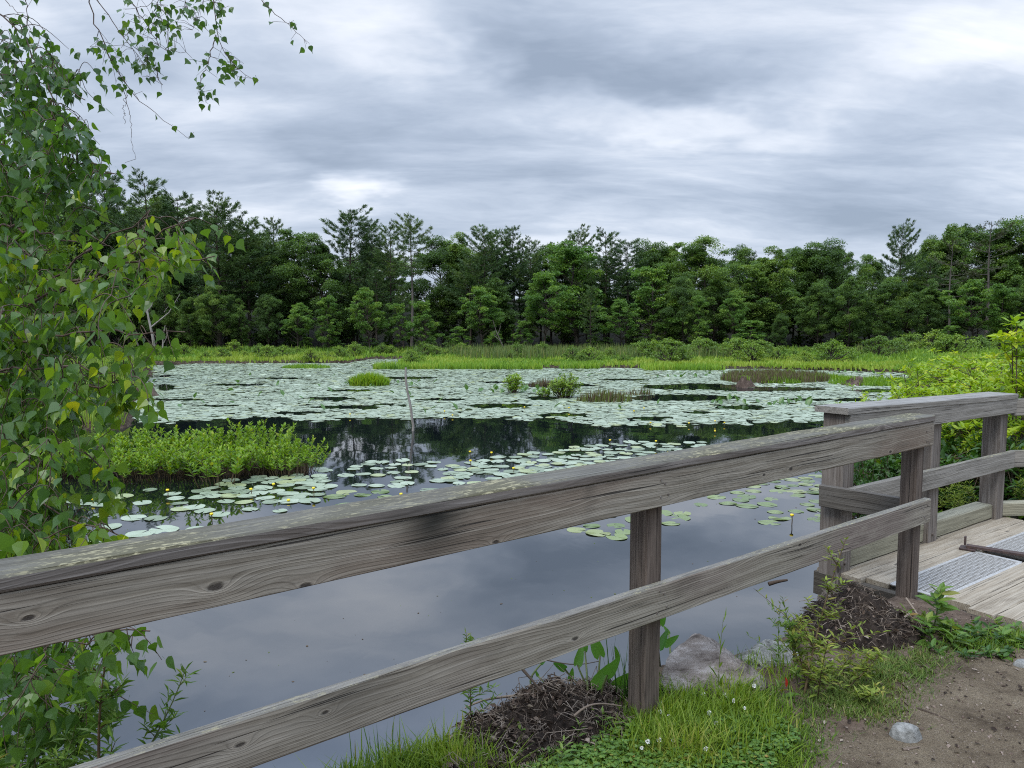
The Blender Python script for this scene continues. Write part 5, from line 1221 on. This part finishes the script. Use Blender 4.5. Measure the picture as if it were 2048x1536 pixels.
DK = [proto('waterside_shrub', leafy(840 + i, 26, .95, .6, 9, 7, .095, hue=.4, spread=1.0, zmin=.15), M_TWIG, G_DARKBUSH, cname='leaves') for i in range(2)]
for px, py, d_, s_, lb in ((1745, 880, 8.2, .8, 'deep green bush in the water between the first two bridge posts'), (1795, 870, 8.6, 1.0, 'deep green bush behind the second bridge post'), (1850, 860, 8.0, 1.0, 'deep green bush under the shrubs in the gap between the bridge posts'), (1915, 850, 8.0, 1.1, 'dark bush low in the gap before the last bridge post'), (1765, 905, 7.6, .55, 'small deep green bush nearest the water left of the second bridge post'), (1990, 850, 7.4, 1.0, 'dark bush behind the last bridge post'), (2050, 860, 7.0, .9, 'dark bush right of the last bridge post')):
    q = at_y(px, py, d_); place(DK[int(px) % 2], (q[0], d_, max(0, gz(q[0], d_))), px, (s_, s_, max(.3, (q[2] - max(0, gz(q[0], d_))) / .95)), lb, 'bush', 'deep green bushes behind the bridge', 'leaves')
FERN = proto('golden_weed', herb(860, .75, 16, .22, 22, .06, lean=.7, hue=.55, thick=.003, wid=.6, upang=.4, whorl=3, branch=3), M_STEM, G_GOLD, cname='leaves')
for px, py, d_, s_, lb in ((1935, 1010, 6.9, 1.25, 'feathery golden weed between the second and last bridge posts'), (1905, 1000, 7.3, 1.1, 'feathery golden weed right of the second bridge post'), (2040, 960, 7.0, 1.2, 'feathery golden weed right of the last bridge post')):
    c = pd(px, py, d_); place(FERN, (c[0], c[1], max(.1, gz(c[0], c[1]))), px, s_, lb, 'weed', 'golden weeds behind the bridge', 'leaves')
BL = proto('broad_leaved_weed', herb(870, .42, 5, .10, 8, .17, OVAL, OVAL_F, lean=.4, hue=.55, thick=.005, upang=.5, branch=0), M_STEM, G_WEED, cname='leaves')
for px, py, d_, lb in ((1905, 1030, 6.5, 'broad leaved weed behind the kerb timber of the bridge'), (2036, 1010, 6.6, 'broad leaved weed at the right end of the bridge deck')):
    c = pd(px, py, d_); place(BL, (c[0], c[1], .45), px, 1.0, lb, 'weed', None, 'leaves')
mb = MB(); P = np.stack([4.2 + 6 * rng.random(7000), 6.0 + 8 * rng.random(7000), np.zeros(7000)], -1); P[:, 2] = ground_h(P[:, 0], P[:, 1]); P = P[P[:, 2] > .02]
grass(mb, P, .25 + .2 * rng.random(len(P)), .018, .4); tag(build('bank_grass', mb, G_GRASS), 'long grass growing under the shrubs on the right bank', 'grass', kind='stuff')
# ------------------------------------------------------------------ the near bank
def g3(px, py, z=.8):
    c = on_z(px, py, z)
    for _ in range(4): c = on_z(px, py, gz(c[0], c[1]))
    return np.array([c[0], c[1], gz(c[0], c[1])])
# stones
def stone(name, pts, mat, label, cat='rock', sub=3, rough=.02, seed=0, origin=None):
    bm = bmesh.new()
    for p_ in pts: bm.verts.new(p_)
    bmesh.ops.convex_hull(bm, input=bm.verts)
    bmesh.ops.delete(bm, geom=[v for v in bm.verts if not v.link_faces], context='VERTS')
    bmesh.ops.triangulate(bm, faces=bm.faces)
    for it in range(sub):
        bmesh.ops.subdivide_edges(bm, edges=bm.edges, cuts=1, use_grid_fill=True, smooth=0.0)
        if it < 2: bmesh.ops.smooth_vert(bm, verts=bm.verts, factor=.13, use_axis_x=True, use_axis_y=True, use_axis_z=True)
    bm.normal_update()
    for v in bm.verts:
        h = float(fbm(v.co.x + v.co.z * .7, v.co.y - v.co.z * .9, 9, seed)) - .5 + .5 * (float(fbm(v.co.x * 1.3 + v.co.z, v.co.y + v.co.z, 30, seed + 4)) - .5)
        v.co += v.normal * h * rough * 2
    o0 = np.array(origin if origin is not None else np.mean(pts, axis=0))
    for v in bm.verts: v.co -= Vector(o0)
    me = bpy.data.meshes.new(name); bm.to_mesh(me); bm.free()
    for p_ in me.polygons: p_.use_smooth = True
    o = link(name, me, mat); o.location = o0
    return tag(o, label, cat)
M_ROCK = plain_mat('brown_grey_rock', [(.07, .055, .045), (.15, .125, .105), (.19, .162, .138), (.27, .24, .215)], 13, .9, .2, 1.0, .03, stretch=(.6, .6, 2.2), detail=12, con=.26)
M_ROCKG = plain_mat('pale_grey_rock', [(.10, .098, .082), (.20, .195, .17), (.31, .305, .27)], 30, .9, .2, .9, .02, detail=12, con=.26)
M_COB = plain_mat('pale_path_stone', [(.12, .12, .108), (.19, .19, .175), (.26, .26, .24)], 60, .9, .2, .6, .01, detail=8, con=.3)
def rp(px, py, d_): return pd(px, py, d_)
c = g3(1425, 1372)
dr = c[1]
stone('rock', [rp(1395, 1263, dr + .25), rp(1362, 1290, dr + .22), rp(1330, 1318, dr + .1), rp(1322, 1375, dr), rp(1340, 1400, dr - .05), rp(1470, 1400, dr - .08), rp(1535, 1382, dr + .0), rp(1540, 1360, dr + .12), rp(1420, 1275, dr + .27), rp(1450, 1310, dr + .2), rp(1440, 1300, dr + .55), rp(1380, 1275, dr + .5), rp(1500, 1400, dr + .5), rp(1340, 1420, dr + .4)], M_ROCK, 'large angular brown rock slab with a peaked top beside the middle fence post', rough=.012, seed=3)
c = g3(1550, 1345); dr = c[1] + .25
stone('rock', [rp(1470, 1310, dr), rp(1530, 1278, dr + .1), rp(1585, 1285, dr + .1), rp(1605, 1310, dr + .05), rp(1605, 1350, dr), rp(1480, 1350, dr - .02), rp(1520, 1345, dr - .12), rp(1580, 1345, dr - .1), rp(1540, 1282, dr + .4), rp(1490, 1330, dr + .45), rp(1600, 1330, dr + .45), rp(1470, 1345, dr + .3)], M_ROCKG, 'rounded pale grey rock behind the golden weed at the waterside', rough=.012, seed=8)
c = g3(1595, 1285); dr = c[1] + .3
stone('rock', [rp(1570, 1268, dr), rp(1640, 1245, dr + .1), rp(1680, 1262, dr), rp(1680, 1300, dr), rp(1575, 1300, dr), rp(1620, 1300, dr - .15), rp(1620, 1262, dr + .35), rp(1600, 1300, dr + .4), rp(1670, 1300, dr + .4)], M_ROCK, 'low dark rock half hidden under the debris heap by the bridge', rough=.012, seed=14)
def cobble(px, py, w_, h_, label, seed):
    c = g3(px, py); r = np.random.default_rng(seed)
    V = [c + np.array([w_ / 2 * math.cos(a) * (.9 + .2 * r.random()), w_ * .36 * math.sin(a), -.02]) for a in np.linspace(0, 6, 9)] + [c + np.array([w_ * .36 * math.cos(a), w_ * .26 * math.sin(a), h_ * (.62 + .2 * r.random())]) for a in np.linspace(0, 6, 7)] + [c + np.array([.01, 0, h_])]
    return stone('stone', V, M_COB, label, 'stone', 3, .004, seed, c)
cobble(1810, 1476, .135, .062, 'pale grey rounded stone bedded in the dirt path', 21)
cobble(2050, 1332, .13, .035, 'flat pale stone at the right edge of the path', 22)
# debris heaps: soil, dead leaves and twigs
M_MUCK = plain_mat('dark_muck', [(.012, .009, .007), (.035, .026, .02), (.075, .058, .046)], 28, .95, .15, 1.0, .02, detail=8)
M_LITTER = leaf_mat('dead_leaves', [(0, (.018, .012, .009)), (.4, (.05, .034, .024)), (.75, (.12, .085, .062)), (1, (.30, .25, .2))], .1, .8, .15)
M_DRYTWIG = leaf_mat('dry_twigs', [(0, (.035, .025, .018)), (.5, (.10, .075, .055)), (1, (.25, .205, .16))], 0.0, .85, .15)
def heap(cen, a_, b_, h_, ang, label, ntw, nlf, seed, lobes=()):
    r = np.random.default_rng(seed); ca, sa = math.cos(ang), math.sin(ang)
    def hz(u, v):
        rr = np.sqrt(u * u + v * v); f = np.clip(1 - rr ** 1.25, 0, 1)
        for (lu, lv, lr, lh) in lobes: f = np.maximum(f, lh * np.clip(1 - (((u - lu) ** 2 + (v - lv) ** 2) / lr ** 2), 0, 1) ** .8)
        return f
    n = 60; U, V_ = np.meshgrid(np.linspace(-1.25, 1.25, n), np.linspace(-1.25, 1.25, n), indexing='ij')
    def w_(u, v, e=0.0):
        x = cen[0] + (u * a_) * ca - (v * b_) * sa; y = cen[1] + (u * a_) * sa + (v * b_) * ca
        f = hz(u, v); z = ground_h(x, y) - .03 * (f <= .02) + h_ * f + (.11 * (fbm(x, y, 9, seed) - .5) + .05 * (fbm(x, y, 30, seed + 3) - .5)) * (f > .02) + e
        return np.stack([x, y, z], -1)
    P = w_(U, V_); q = MB(); i = np.arange(n - 1)[:, None] * n; j = np.arange(n - 1)[None]
    F = np.stack([i + j, i + n + j, i + n + j + 1, i + j + 1], -1).reshape(-1, 4)
    Ff = hz(U, V_).ravel(); F = F[(Ff[F] > .0).any(1)]
    q.add(P.reshape(-1, 3), F, .5, 0, True)
    o0 = (cen[0], cen[1], gz(cen[0], cen[1])); e = empty('debris_heap', o0, label, 'heap')
    build('muck', q, M_MUCK, e, o0)
    t_ = MB()
    for _ in range(ntw):
        a0_ = r.random() * 6.283; r0_ = 1.12 * math.sqrt(r.random()); u, v = r0_ * math.cos(a0_), r0_ * math.sin(a0_)
        if hz(np.array(u), np.array(v)) < .0: continue
        p0 = w_(np.array(u), np.array(v), .012); d_ = nrm(r.normal(size=3) * [1, 1, .35]); L = .02 + .085 * r.random() ** 1.7
        if r.random() < .06: L *= 2.2
        b2 = r.normal(size=3) * .2 * L
        pts = np.array([p0 - d_ * L / 2, p0 + b2 + [0, 0, .01], p0 + d_ * L / 2])
        for k_ in (0, 2): pts[k_][2] = max(pts[k_][2], p0[2] - .03)
        t_.tube(pts, [.0015, .0014, .0009], 4, r.random() ** .9, cap=False)
    tg = build('twigs', t_, M_DRYTWIG, e, o0); tag(tg, kind='stuff')
    a0_ = r.random(nlf) * 6.283; r0_ = 1.2 * np.sqrt(r.random(nlf)); u = r0_ * np.cos(a0_); v = r0_ * np.sin(a0_); k_ = hz(u, v) > -1; u, v = u[k_], v[k_]; m_ = len(u)
    Pl = w_(u, v, .008); lf = MB()
    lf.scatter(OVAL * [1.4, 1, 2], OVAL_F, Pl, frames(nrm(r.normal(size=(m_, 3)) * [1, 1, .4]), nrm(ZUP + r.normal(size=(m_, 3)) * .6)), .010 + .026 * r.random(m_) ** 1.5, r.random(m_) ** 1.7)
    tag(build('dead_leaves', lf, M_LITTER, e, o0), kind='stuff')
    return w_
hA = g3(1120, 1470); hA2 = np.array([hA[0], hA[1]])
HW1 = heap(hA2 + FN[:2] * .06, .48, .26, .135, math.atan2(FD[1], FD[0]), 'dark heap of muck, twigs and dead leaves left of the middle fence post', 1500, 3000, 41, ((-.7, -.35, .55, .35),))
hB = g3(1715, 1262)
HW2 = heap(hB[:2] + FN[:2] * .02, .36, .27, .22, math.atan2(BD[1], BD[0]) - .5, 'black peaty debris heap between the fence end and the footbridge', 700, 1000, 43)
# loose sticks
def stick(pts, r0, label, mat=M_DRYTWIG, hue=.9):
    P = smooth_pts(pts, 10); q = MB(); q.tube(P, np.linspace(r0, r0 * .5, 10), 6, hue); o = build('stick', q, mat, None, tuple(P[0])); return tag(o, label, 'stick')
def gs(px, py, e=.006): p_ = g3(px, py); return p_ + [0, 0, e]
stick([pd(1812, 1196, 4.28), pd(1835, 1228, 4.2), pd(1853, 1262, 4.1), pd(1872, 1282, 4.0)], .006, 'pale crooked stick leaning down from the fence end post')
stick([pd(1818, 1228, 4.0), pd(1788, 1252, 3.9), pd(1770, 1290, 3.8)], .007, 'pale forked stick lying on the black debris heap', hue=1.0)
stick([gs(1835, 1420), gs(1870, 1432), gs(1905, 1448)], .006, 'thin dark stick on the dirt path above the bedded stone', hue=.15)
stick([gs(1805, 1503), gs(1840, 1497)], .007, 'short bark chip on the path below the bedded stone', hue=.6)
stick([gs(1690, 1406), gs(1728, 1398)], .004, 'pale straw lying on the short turf', hue=1.0)
q1 = pd(1150, 1395, 2.95)
stick([pd(1078, 1388, 3.0), pd(1020, 1392, 3.1), pd(960, 1400, 3.2), pd(930, 1416, 3.2)], .007, 'grey stick poking left out of the debris heap', hue=.8)
stick([pd(1148, 1432, 2.72), pd(1170, 1412, 2.75), pd(1200, 1406, 2.8), pd(1243, 1412, 2.85)], .0045, 'bent grey stick on the right of the debris heap', hue=.6)
stick([pd(1042, 1335, 3.05), pd(1062, 1358, 3.0), pd(1085, 1384, 2.95)], .007, 'dark twig standing up out of the debris heap', hue=.25)
stick([pd(1092, 1320, 3.3), pd(1130, 1328, 3.3), pd(1160, 1330, 3.3), pd(1200, 1322, 3.3)], .003, 'thin bare twig arching over the pickerelweed', hue=.3)
stick([pd(1537, 1168, 4.9), pd(1555, 1163, 4.9), pd(1575, 1160, 4.9)], .014, 'dark broken log end floating beyond the lower rail', hue=.2)
# pickerelweed
def arrow_plant(px, py, d_, stems, label, seed):
    r = np.random.default_rng(seed); c = pd(px, py, d_); z0 = max(-.05, gz(c[0], c[1])); o0 = (c[0], c[1], z0)
    e = empty('pickerelweed', o0, label, 'plant'); st = MB()
    for (tx, ty, L, tilt) in stems:
        tpt = pd(tx, ty, d_ + .12 * r.normal()); b = np.array([c[0] + .05 * r.normal(), c[1] + .05 * r.normal(), z0]); m_ = (tpt + b) / 2 + [.02 * r.normal(), 0, .03]
        st.tube(smooth_pts([b, m_, tpt], 8), np.linspace(.006, .0035, 8), 6, cap=False)
        lf = MB(); ax = nrm(np.array([math.sin(tilt), .25 * r.normal(), math.cos(tilt)])); up = nrm(np.array([.3 * r.normal(), -1, .35]))
        T = np.array([[0, .02, 0], [-.14, -.10, .02], [-.24, .02, .04], [-.26, .25, .05], [-.2, .55, .04], [-.1, .85, .0], [0, 1, -.03], [.1, .85, 0], [.2, .55, .04], [.26, .25, .05], [.24, .02, .04], [.14, -.10, .02], [0, .3, -.02], [0, .65, -.02]])
        Fq = [np.array([[0, 12, 1], [1, 12, 2], [2, 12, 3], [3, 12, 4], [4, 12, 13], [4, 13, 5], [5, 13, 6], [6, 13, 7], [7, 13, 8], [8, 13, 12], [8, 12, 9], [9, 12, 10], [10, 12, 11], [11, 12, 0]])]
        lf.scatter(T, Fq, tpt[None], frames(ax[None], up[None]), np.array([[L * .85, L, L]]), .35 + .4 * r.random(), 0, True)
        build('leaf', lf, G_ARROW, e, o0)
    build('stems', st, M_STEM, e, o0)
arrow_plant(1185, 1395, 3.15, [(1155, 1330, .09, .25), (1200, 1312, .12, -.35), (1215, 1350, .10, .5), (1130, 1338, .07, -.9), (1235, 1318, .06, -.2), (1170, 1302, .05, .2), (1190, 1372, .12, .6), (1230, 1372, .12, .9), (1140, 1362, .06, .2)], 'pickerelweed with upright arrow shaped leaves behind the debris heap', 1)
arrow_plant(1088, 1395, 3.2, [(1082, 1328, .035, .9), (1076, 1352, .03, -.4)], 'small pickerelweed shoot with one round leaf left of the larger clump', 2)
arrow_plant(1330, 1330, 3.55, [(1322, 1250, .07, .3), (1330, 1290, .08, .9), (1318, 1296, .09, .5), (1338, 1268, .05, -.6)], 'pickerelweed just right of the middle fence post', 3)
# rushes
def rush(px, py, d_, n, h_, rx, label, mat=G_WEED, w_=.006, name='rush_clump'):
    c = pd(px, py, d_); z0 = max(-.05, gz(c[0], c[1])); a = rng.random(n) * 6.283; r_ = rx * np.sqrt(rng.random(n)); q = MB()
    grass(q, np.stack([c[0] + r_ * np.cos(a), c[1] + r_ * np.sin(a), np.full(n, z0)], -1), h_ * (.5 + .5 * rng.random(n)), w_, .18, None, 3, .8)
    return tag(build(name, q, mat, None, (c[0], c[1], z0)), label, 'rushes')
rush(1030, 1430, 3.25, 120, .36, .17, 'thin green rushes standing in the water behind the debris heap')
rush(1245, 1400, 3.2, 26, .42, .08, 'few dark rush stems beside the middle fence post', G_DARKBUSH)
rush(150, 1560, 2.35, 60, .30, .2, 'blue green rushes at the foot of the birch')
rush(745, 1530, 2.75, 26, .24, .12, 'thin seeding grass stalks at the water edge below the lower rail')
# weeds
def weed(name, px, py, top, sd, label, mat=G_WEED, stem=M_STEM, d_=None, leanx=0.0, grp=None, cat='weed', **kw):
    c = g3(px, py) if d_ is None else pd(px, py, d_); z0 = gz(c[0], c[1]) if d_ is None else c[2]
    h_ = at_y(px, top, c[1])[2] - z0
    pr = proto(name, herb(sd, h_, kw.pop('nst', 1), kw.pop('R', .01), kw.pop('nl', 22), kw.pop('llen', .06), **kw), stem, mat, cname='leaves')
    e = place(pr, (c[0], c[1], z0), 0, 1, label, cat, grp, 'leaves'); e.rotation_euler = (0, leanx, 0); return e
weed('willowherb', 210, 1570, 1255, 901, 'tall stout willowherb under the face board at the lower left', stem=M_REDSTEM, d_=2.25, leanx=.06, nl=20, llen=.075, thick=.006, branch=8, wid=.72, hue=.5, curl=.9, upang=.35)
weed('willowherb', 275, 1520, 1290, 902, 'slanting willowherb with curled leaves against the plain water', stem=M_STEM, d_=2.3, leanx=.42, nl=17, llen=.055, thick=.0035, branch=5, wid=.62, hue=.5, curl=1.3, upang=.4)
weed('willowherb', 90, 1570, 1330, 903, 'bushy willowherb at the lower left corner', stem=M_STEM, d_=2.3, nl=18, llen=.055, thick=.0035, branch=7, hue=.55, nst=3, R=.08, wid=.75, upang=.35, curl=.8)
weed('willowherb', 40, 1590, 1400, 905, 'short willowherb at the picture corner under the birch', stem=M_STEM, d_=2.2, nl=16, llen=.05, thick=.0035, branch=6, hue=.5, nst=4, R=.12, wid=.75, upang=.4, curl=.8)
weed('willow_shoot', 945, 1452, 1235, 904, 'thin willow shoot rising past the lower rail left of the debris heap', stem=M_REDSTEM, d_=3.0, leanx=.11, nl=26, llen=.045, thick=.0035, branch=9, wid=.9, hue=.5, curl=1.0)
weed('goldenrod', 1612, 1392, 1052, 910, 'tall golden green goldenrod leaning in front of the lower rail', G_GOLD, M_REDSTEM, leanx=.20, nl=26, llen=.048, thick=.0055, branch=13, whorl=2, hue=.5, hs=.2, curl=.9, wid=1.1, upang=.3)
weed('goldenrod', 1640, 1380, 1180, 911, 'bushy goldenrod spreading before the black debris heap', G_GOLD, M_REDSTEM, leanx=.12, nl=16, llen=.055, thick=.0035, branch=7, whorl=2, hue=.55, hs=.2, nst=4, R=.06, lean=1.1, wid=1.1, upang=.25, curl=.8)
weed('goldenrod', 1680, 1372, 1230, 916, 'low goldenrod at the front of the black debris heap', G_GOLD, M_REDSTEM, leanx=.15, nl=14, llen=.05, thick=.003, branch=6, whorl=2, hue=.6, hs=.2, nst=4, R=.07, lean=1.2, wid=1.1, upang=.25, curl=.8)
weed('willowherb', 1590, 1370, 1160, 912, 'thin curled weed left of the goldenrod over the water', G_WEED, M_STEM, leanx=-.28, nl=26, llen=.04, thick=.003, branch=6, whorl=2, hue=.6, curl=1.0)
weed('willowherb', 1560, 1350, 1180, 917, 'wispy weed farthest left among the rocks', G_WEED, M_STEM, leanx=-.1, nl=18, llen=.035, thick=.0025, branch=5, whorl=2, hue=.6, curl=1.0)
weed('seeding_grass', 1437, 1400, 1205, 913, 'tall seeding grass stalk in front of the angular rock', G_GRASS, M_STEM, leanx=.06, nl=7, llen=.10, thick=.002, whorl=1, hue=.55, wid=.5, upang=1.1)
weed('broad_leaved_weed', 1862, 1262, 1150, 914, 'lush broad leaved weed beside the fence end post, over the metal tread', G_WEED, M_STEM, leanx=.0, nl=9, llen=.13, thick=.005, whorl=2, T=OVAL, TF=OVAL_F, hue=.55, upang=.25, branch=2, wid=.9)
weed('broad_leaved_weed', 1900, 1290, 1215, 915, 'broad leaved weed under the deck end', G_WEED, M_STEM, leanx=.2, nl=8, llen=.10, thick=.004, whorl=2, T=OVAL, TF=OVAL_F, hue=.5, upang=.15, nst=3, R=.08, lean=.8)
weed('broad_leaved_weed', 1828, 1250, 1200, 925, 'small broad leaved weed at the foot of the fence end post', G_WEED, M_STEM, nl=6, llen=.08, thick=.003, whorl=2, T=OVAL, TF=OVAL_F, hue=.7, upang=.5, nst=2, R=.03)
for k_, (px, py) in enumerate(((1945, 1295), (1985, 1300), (2025, 1300), (1920, 1305), (2055, 1290), (1965, 1278), (2040, 1275), (2000, 1282))):
    weed('low_weed', px, py, py - 52, 930 + k_, 'low sprawling weed along the end of the bridge deck', (G_WEED, G_DARKBUSH)[k_ % 2], M_STEM, nl=8, llen=.075, thick=.003, whorl=2, T=OVAL, TF=OVAL_F, hue=.5, hs=.2, upang=.1, nst=4, R=.07, lean=1.2, grp='low weeds at the deck end')
weed('red_leaved_seedling', 1572, 1395, 1340, 940, 'seedling with one red leaf between the rocks and the goldenrod', G_WEED, M_STEM, nl=4, llen=.08, thick=.003, whorl=2, T=OVAL, TF=OVAL_F, hue=.55, upang=.5, wid=.6)
c = g3(1572, 1395); q = MB(); q.scatter(OVAL, OVAL_F, (c + [-.004, -.012, .05])[None], frames(np.array([[-.15, -.3, .9]]), np.array([[.3, -1, .2]])), np.array([[.035, .055, .055]]), .5)
e_ = [o for o in COL.objects if o.name.startswith('red_leaved_seedling')][0]
o = build('red_leaf', q, plain_mat('red_leaf_skin', [(.4, .03, .02), (.5, .05, .03)], 9, .5, .3, 0), e_, tuple(e_.location)); o['label'] = 'bright red leaf'
for k_, (px, py) in enumerate(((1135, 1488), (1120, 1500), (1180, 1432), (1205, 1442), (1160, 1460), (1040, 1470))):
    weed('seedling', px, py, py - 38, 950 + k_, 'small seedling with pointed leaves sprouting from the debris heap', G_WEED, M_STEM, d_=g3(px, py)[1] - .03, nl=3, llen=.05, thick=.002, whorl=2, hue=.6, wid=1.4, upang=.4, grp='seedlings on the debris heap')
weed('red_tipped_seedling', 905, 1462, 1425, 960, 'rust coloured seedling at the left end of the debris heap', G_GOLD, M_REDSTEM, nl=5, llen=.04, thick=.002, whorl=3, hue=.05, upang=.7, wid=1.3)

# ------------------------------------------------------------------ turf and grass on the bank
def patch(pts, n, h_, w_, mat, name, label, hue=None, lean=.4, seg=3, clump=.0):
    P = region_px(pts, n, .8); P[:, :2] += rng.normal(size=(len(P), 2)) * .05
    if clump: P = P[fbm(P[:, 0], P[:, 1], 9, 33) + .3 * (rng.random(len(P)) - .5) > clump]
    P[:, 2] = ground_h(P[:, 0], P[:, 1]) - .003; P = P[P[:, 2] > .1]; n = len(P)
    q = MB(); hv = fbm(P[:, 0], P[:, 1], 4, 55)
    grass(q, P, h_ * (.45 + .75 * rng.random(n)) * (.6 + .8 * hv), w_ * (.7 + .6 * rng.random(n)), lean, np.clip((hue if hue is not None else .5) + .8 * (hv - .5) + .2 * rng.normal(size=n), 0, 1), seg)
    return tag(build(name, q, mat), label, 'grass', kind='stuff')
patch([(1240, 1445), (1290, 1405), (1350, 1375), (1450, 1372), (1520, 1390), (1560, 1440), (1540, 1500), (1400, 1530), (1250, 1500)], 5600, .105, .006, G_GRASS, 'long_grass', 'bright long grass tufts to the right of the middle fence post', .6, .6)
patch([(680, 1536), (760, 1500), (850, 1490), (930, 1520), (1010, 1560), (1000, 1600), (660, 1600)], 2600, .11, .006, G_GRASS, 'bank_grass', 'green grass at the water edge along the bottom of the picture', .5, .6)
patch([(1000, 1530), (1150, 1515), (1260, 1480), (1560, 1480), (1640, 1500), (1580, 1560), (1500, 1620), (950, 1620)], 9500, .05, .005, G_GRASS, 'clover_turf', 'mixed turf of grass and clover leaves at the foot of the middle post', .45, .8)
patch([(1400, 1530), (1520, 1470), (1620, 1450), (1640, 1480), (1560, 1560), (1380, 1640)], 6500, .026, .004, G_LAWN, 'short_turf', 'short worn turf fading into the dirt path', .5, .8)
patch([(1580, 1415), (1700, 1330), (1830, 1310), (1880, 1330), (1830, 1390), (1790, 1440), (1680, 1450), (1600, 1440)], 7500, .028, .004, G_LAWN, 'thin_turf', 'thin turf patch between the debris heap and the dirt path', .55, .9, 3, .40)
patch([(1640, 1400), (1740, 1340), (1880, 1290), (1930, 1310), (1860, 1345), (1720, 1420)], 1300, .035, .005, G_LAWN, 'weedy_turf', 'brighter weedy grass below the black debris heap', .5, .9, 3, .40)
patch([(1330, 1400), (1560, 1400), (1640, 1330), (1560, 1320), (1330, 1350)], 700, .08, .005, G_GRASS, 'rock_grass', 'grass growing between the waterside rocks', .5, .6, 3, .45)
patch([(1900, 1310), (2060, 1300), (2120, 1310), (2120, 1270), (1920, 1285)], 900, .06, .005, G_GRASS, 'deck_edge_grass', 'grass below the end of the bridge deck', .35, .9)
# clover leaves among the turf
P = region_px([(1010, 1536), (1160, 1505), (1250, 1460), (1560, 1450), (1600, 1500), (1500, 1600), (980, 1600)], 2600, .8); P[:, 2] = ground_h(P[:, 0], P[:, 1]) + .02 + .03 * rng.random(len(P)); n = len(P)
q = MB(); ph = rng.random(n) * 6.283
for w_ in range(3):
    a = ph + w_ * 2.094; q.scatter(OVAL * [2.0, 1, .6], OVAL_F, P, frames(np.stack([np.cos(a), np.sin(a), .15 + 0 * a], -1), nrm(ZUP + rng.normal(size=(n, 3)) * .25)), .010 + .006 * rng.random(n), np.clip(.45 + .2 * rng.normal(size=n), 0, 1))
tag(build('clover_leaves', q, G_WEED), 'three leaved clover growing through the turf at the middle post', 'clover', kind='stuff')
cl = MB(); d_ = rvec(70); d_ = d_[d_[:, 2] > -.4]; cl.scatter(OVAL, OVAL_F, d_ * .25, frames(d_, np.roll(d_, 1, 0)), .8, .5); cl_me = cl.mesh('clover_head'); cl_me.materials.append(m_white)
cs = MB(); cs.tube([[0, 0, -.06], [.002, 0, 0]], .0014, 5); cs_me = cs.mesh('clover_stalk'); cs_me.materials.append(M_STEM)
for px, py in ((1338, 1447), (1320, 1438), (1407, 1402), (1450, 1405), (1467, 1416), (1488, 1431), (1418, 1441), (1431, 1462), (1346, 1498), (1318, 1497), (1283, 1513), (1507, 1385), (1412, 1515), (1322, 1422), (1295, 1500)):
    c = g3(px, py + 12); e = empty('clover_flower', (c[0], c[1], c[2] + .055), 'white clover flower in the turf right of the middle post', 'flower', 'white clover flowers')
    s_ = .007 + .004 * rng.random(); o = link('head', cl_me, None, e); o.scale = (s_, s_, s_); link('stalk', cs_me, None, e)
# leaf litter, chips and pebbles on the path
n = 6500; P = np.stack([-.6 + 4.6 * rng.random(n), .4 + 4.2 * rng.random(n), np.zeros(n)], -1)
t_, n_ = tn(P[:, 0], P[:, 1]); s_, v_ = sv(P[:, 0], P[:, 1]); P = P[(n_ < .35) & (s_ < -.03)]; P[:, 2] = ground_h(P[:, 0], P[:, 1]) + .012; n = len(P)
q = MB(); q.scatter(LANCE * [2.2, 1, 1], LANCE_F, P, frames(nrm(rng.normal(size=(n, 3)) * [1, 1, .12]), nrm(ZUP + rng.normal(size=(n, 3)) * .25)), .008 + .02 * rng.random(n) ** 2, rng.random(n) ** 1.3)
tag(build('leaf_litter', q, M_LITTER), 'scattered dry leaf bits and bark chips on the dirt path', 'litter', kind='stuff')
n = 9000; P = np.stack([-.2 + 4.2 * rng.random(n), .4 + 4.2 * rng.random(n), np.zeros(n)], -1); t_, n_ = tn(P[:, 0], P[:, 1]); s_, v_ = sv(P[:, 0], P[:, 1]); P = P[(n_ < -.1) & (s_ < -.05)]; P[:, 2] = ground_h(P[:, 0], P[:, 1]) + .008; n = len(P)
OCT = np.array([[1, 0, 0], [-1, 0, 0], [0, 1, 0], [0, -1, 0], [0, 0, .7], [0, 0, -.7]]); OCT_F = [np.array([[0, 2, 4], [2, 1, 4], [1, 3, 4], [3, 0, 4], [2, 0, 5], [1, 2, 5], [3, 1, 5], [0, 3, 5]])]
q = MB(); q.scatter(OCT, OCT_F, P, frames(rvec(n), rvec(n)), (.0018 + .007 * rng.random(n) ** 3)[:, None] * (.6 + .8 * rng.random((n, 3))), rng.random(n))
M_PEB = leaf_mat('pebbles', [(0, (.09, .065, .05)), (.5, (.19, .145, .115)), (1, (.28, .235, .2))], 0, .9, .15)
tag(build('gravel', q, M_PEB), 'small pebbles strewn over the dirt path', 'gravel', kind='stuff')
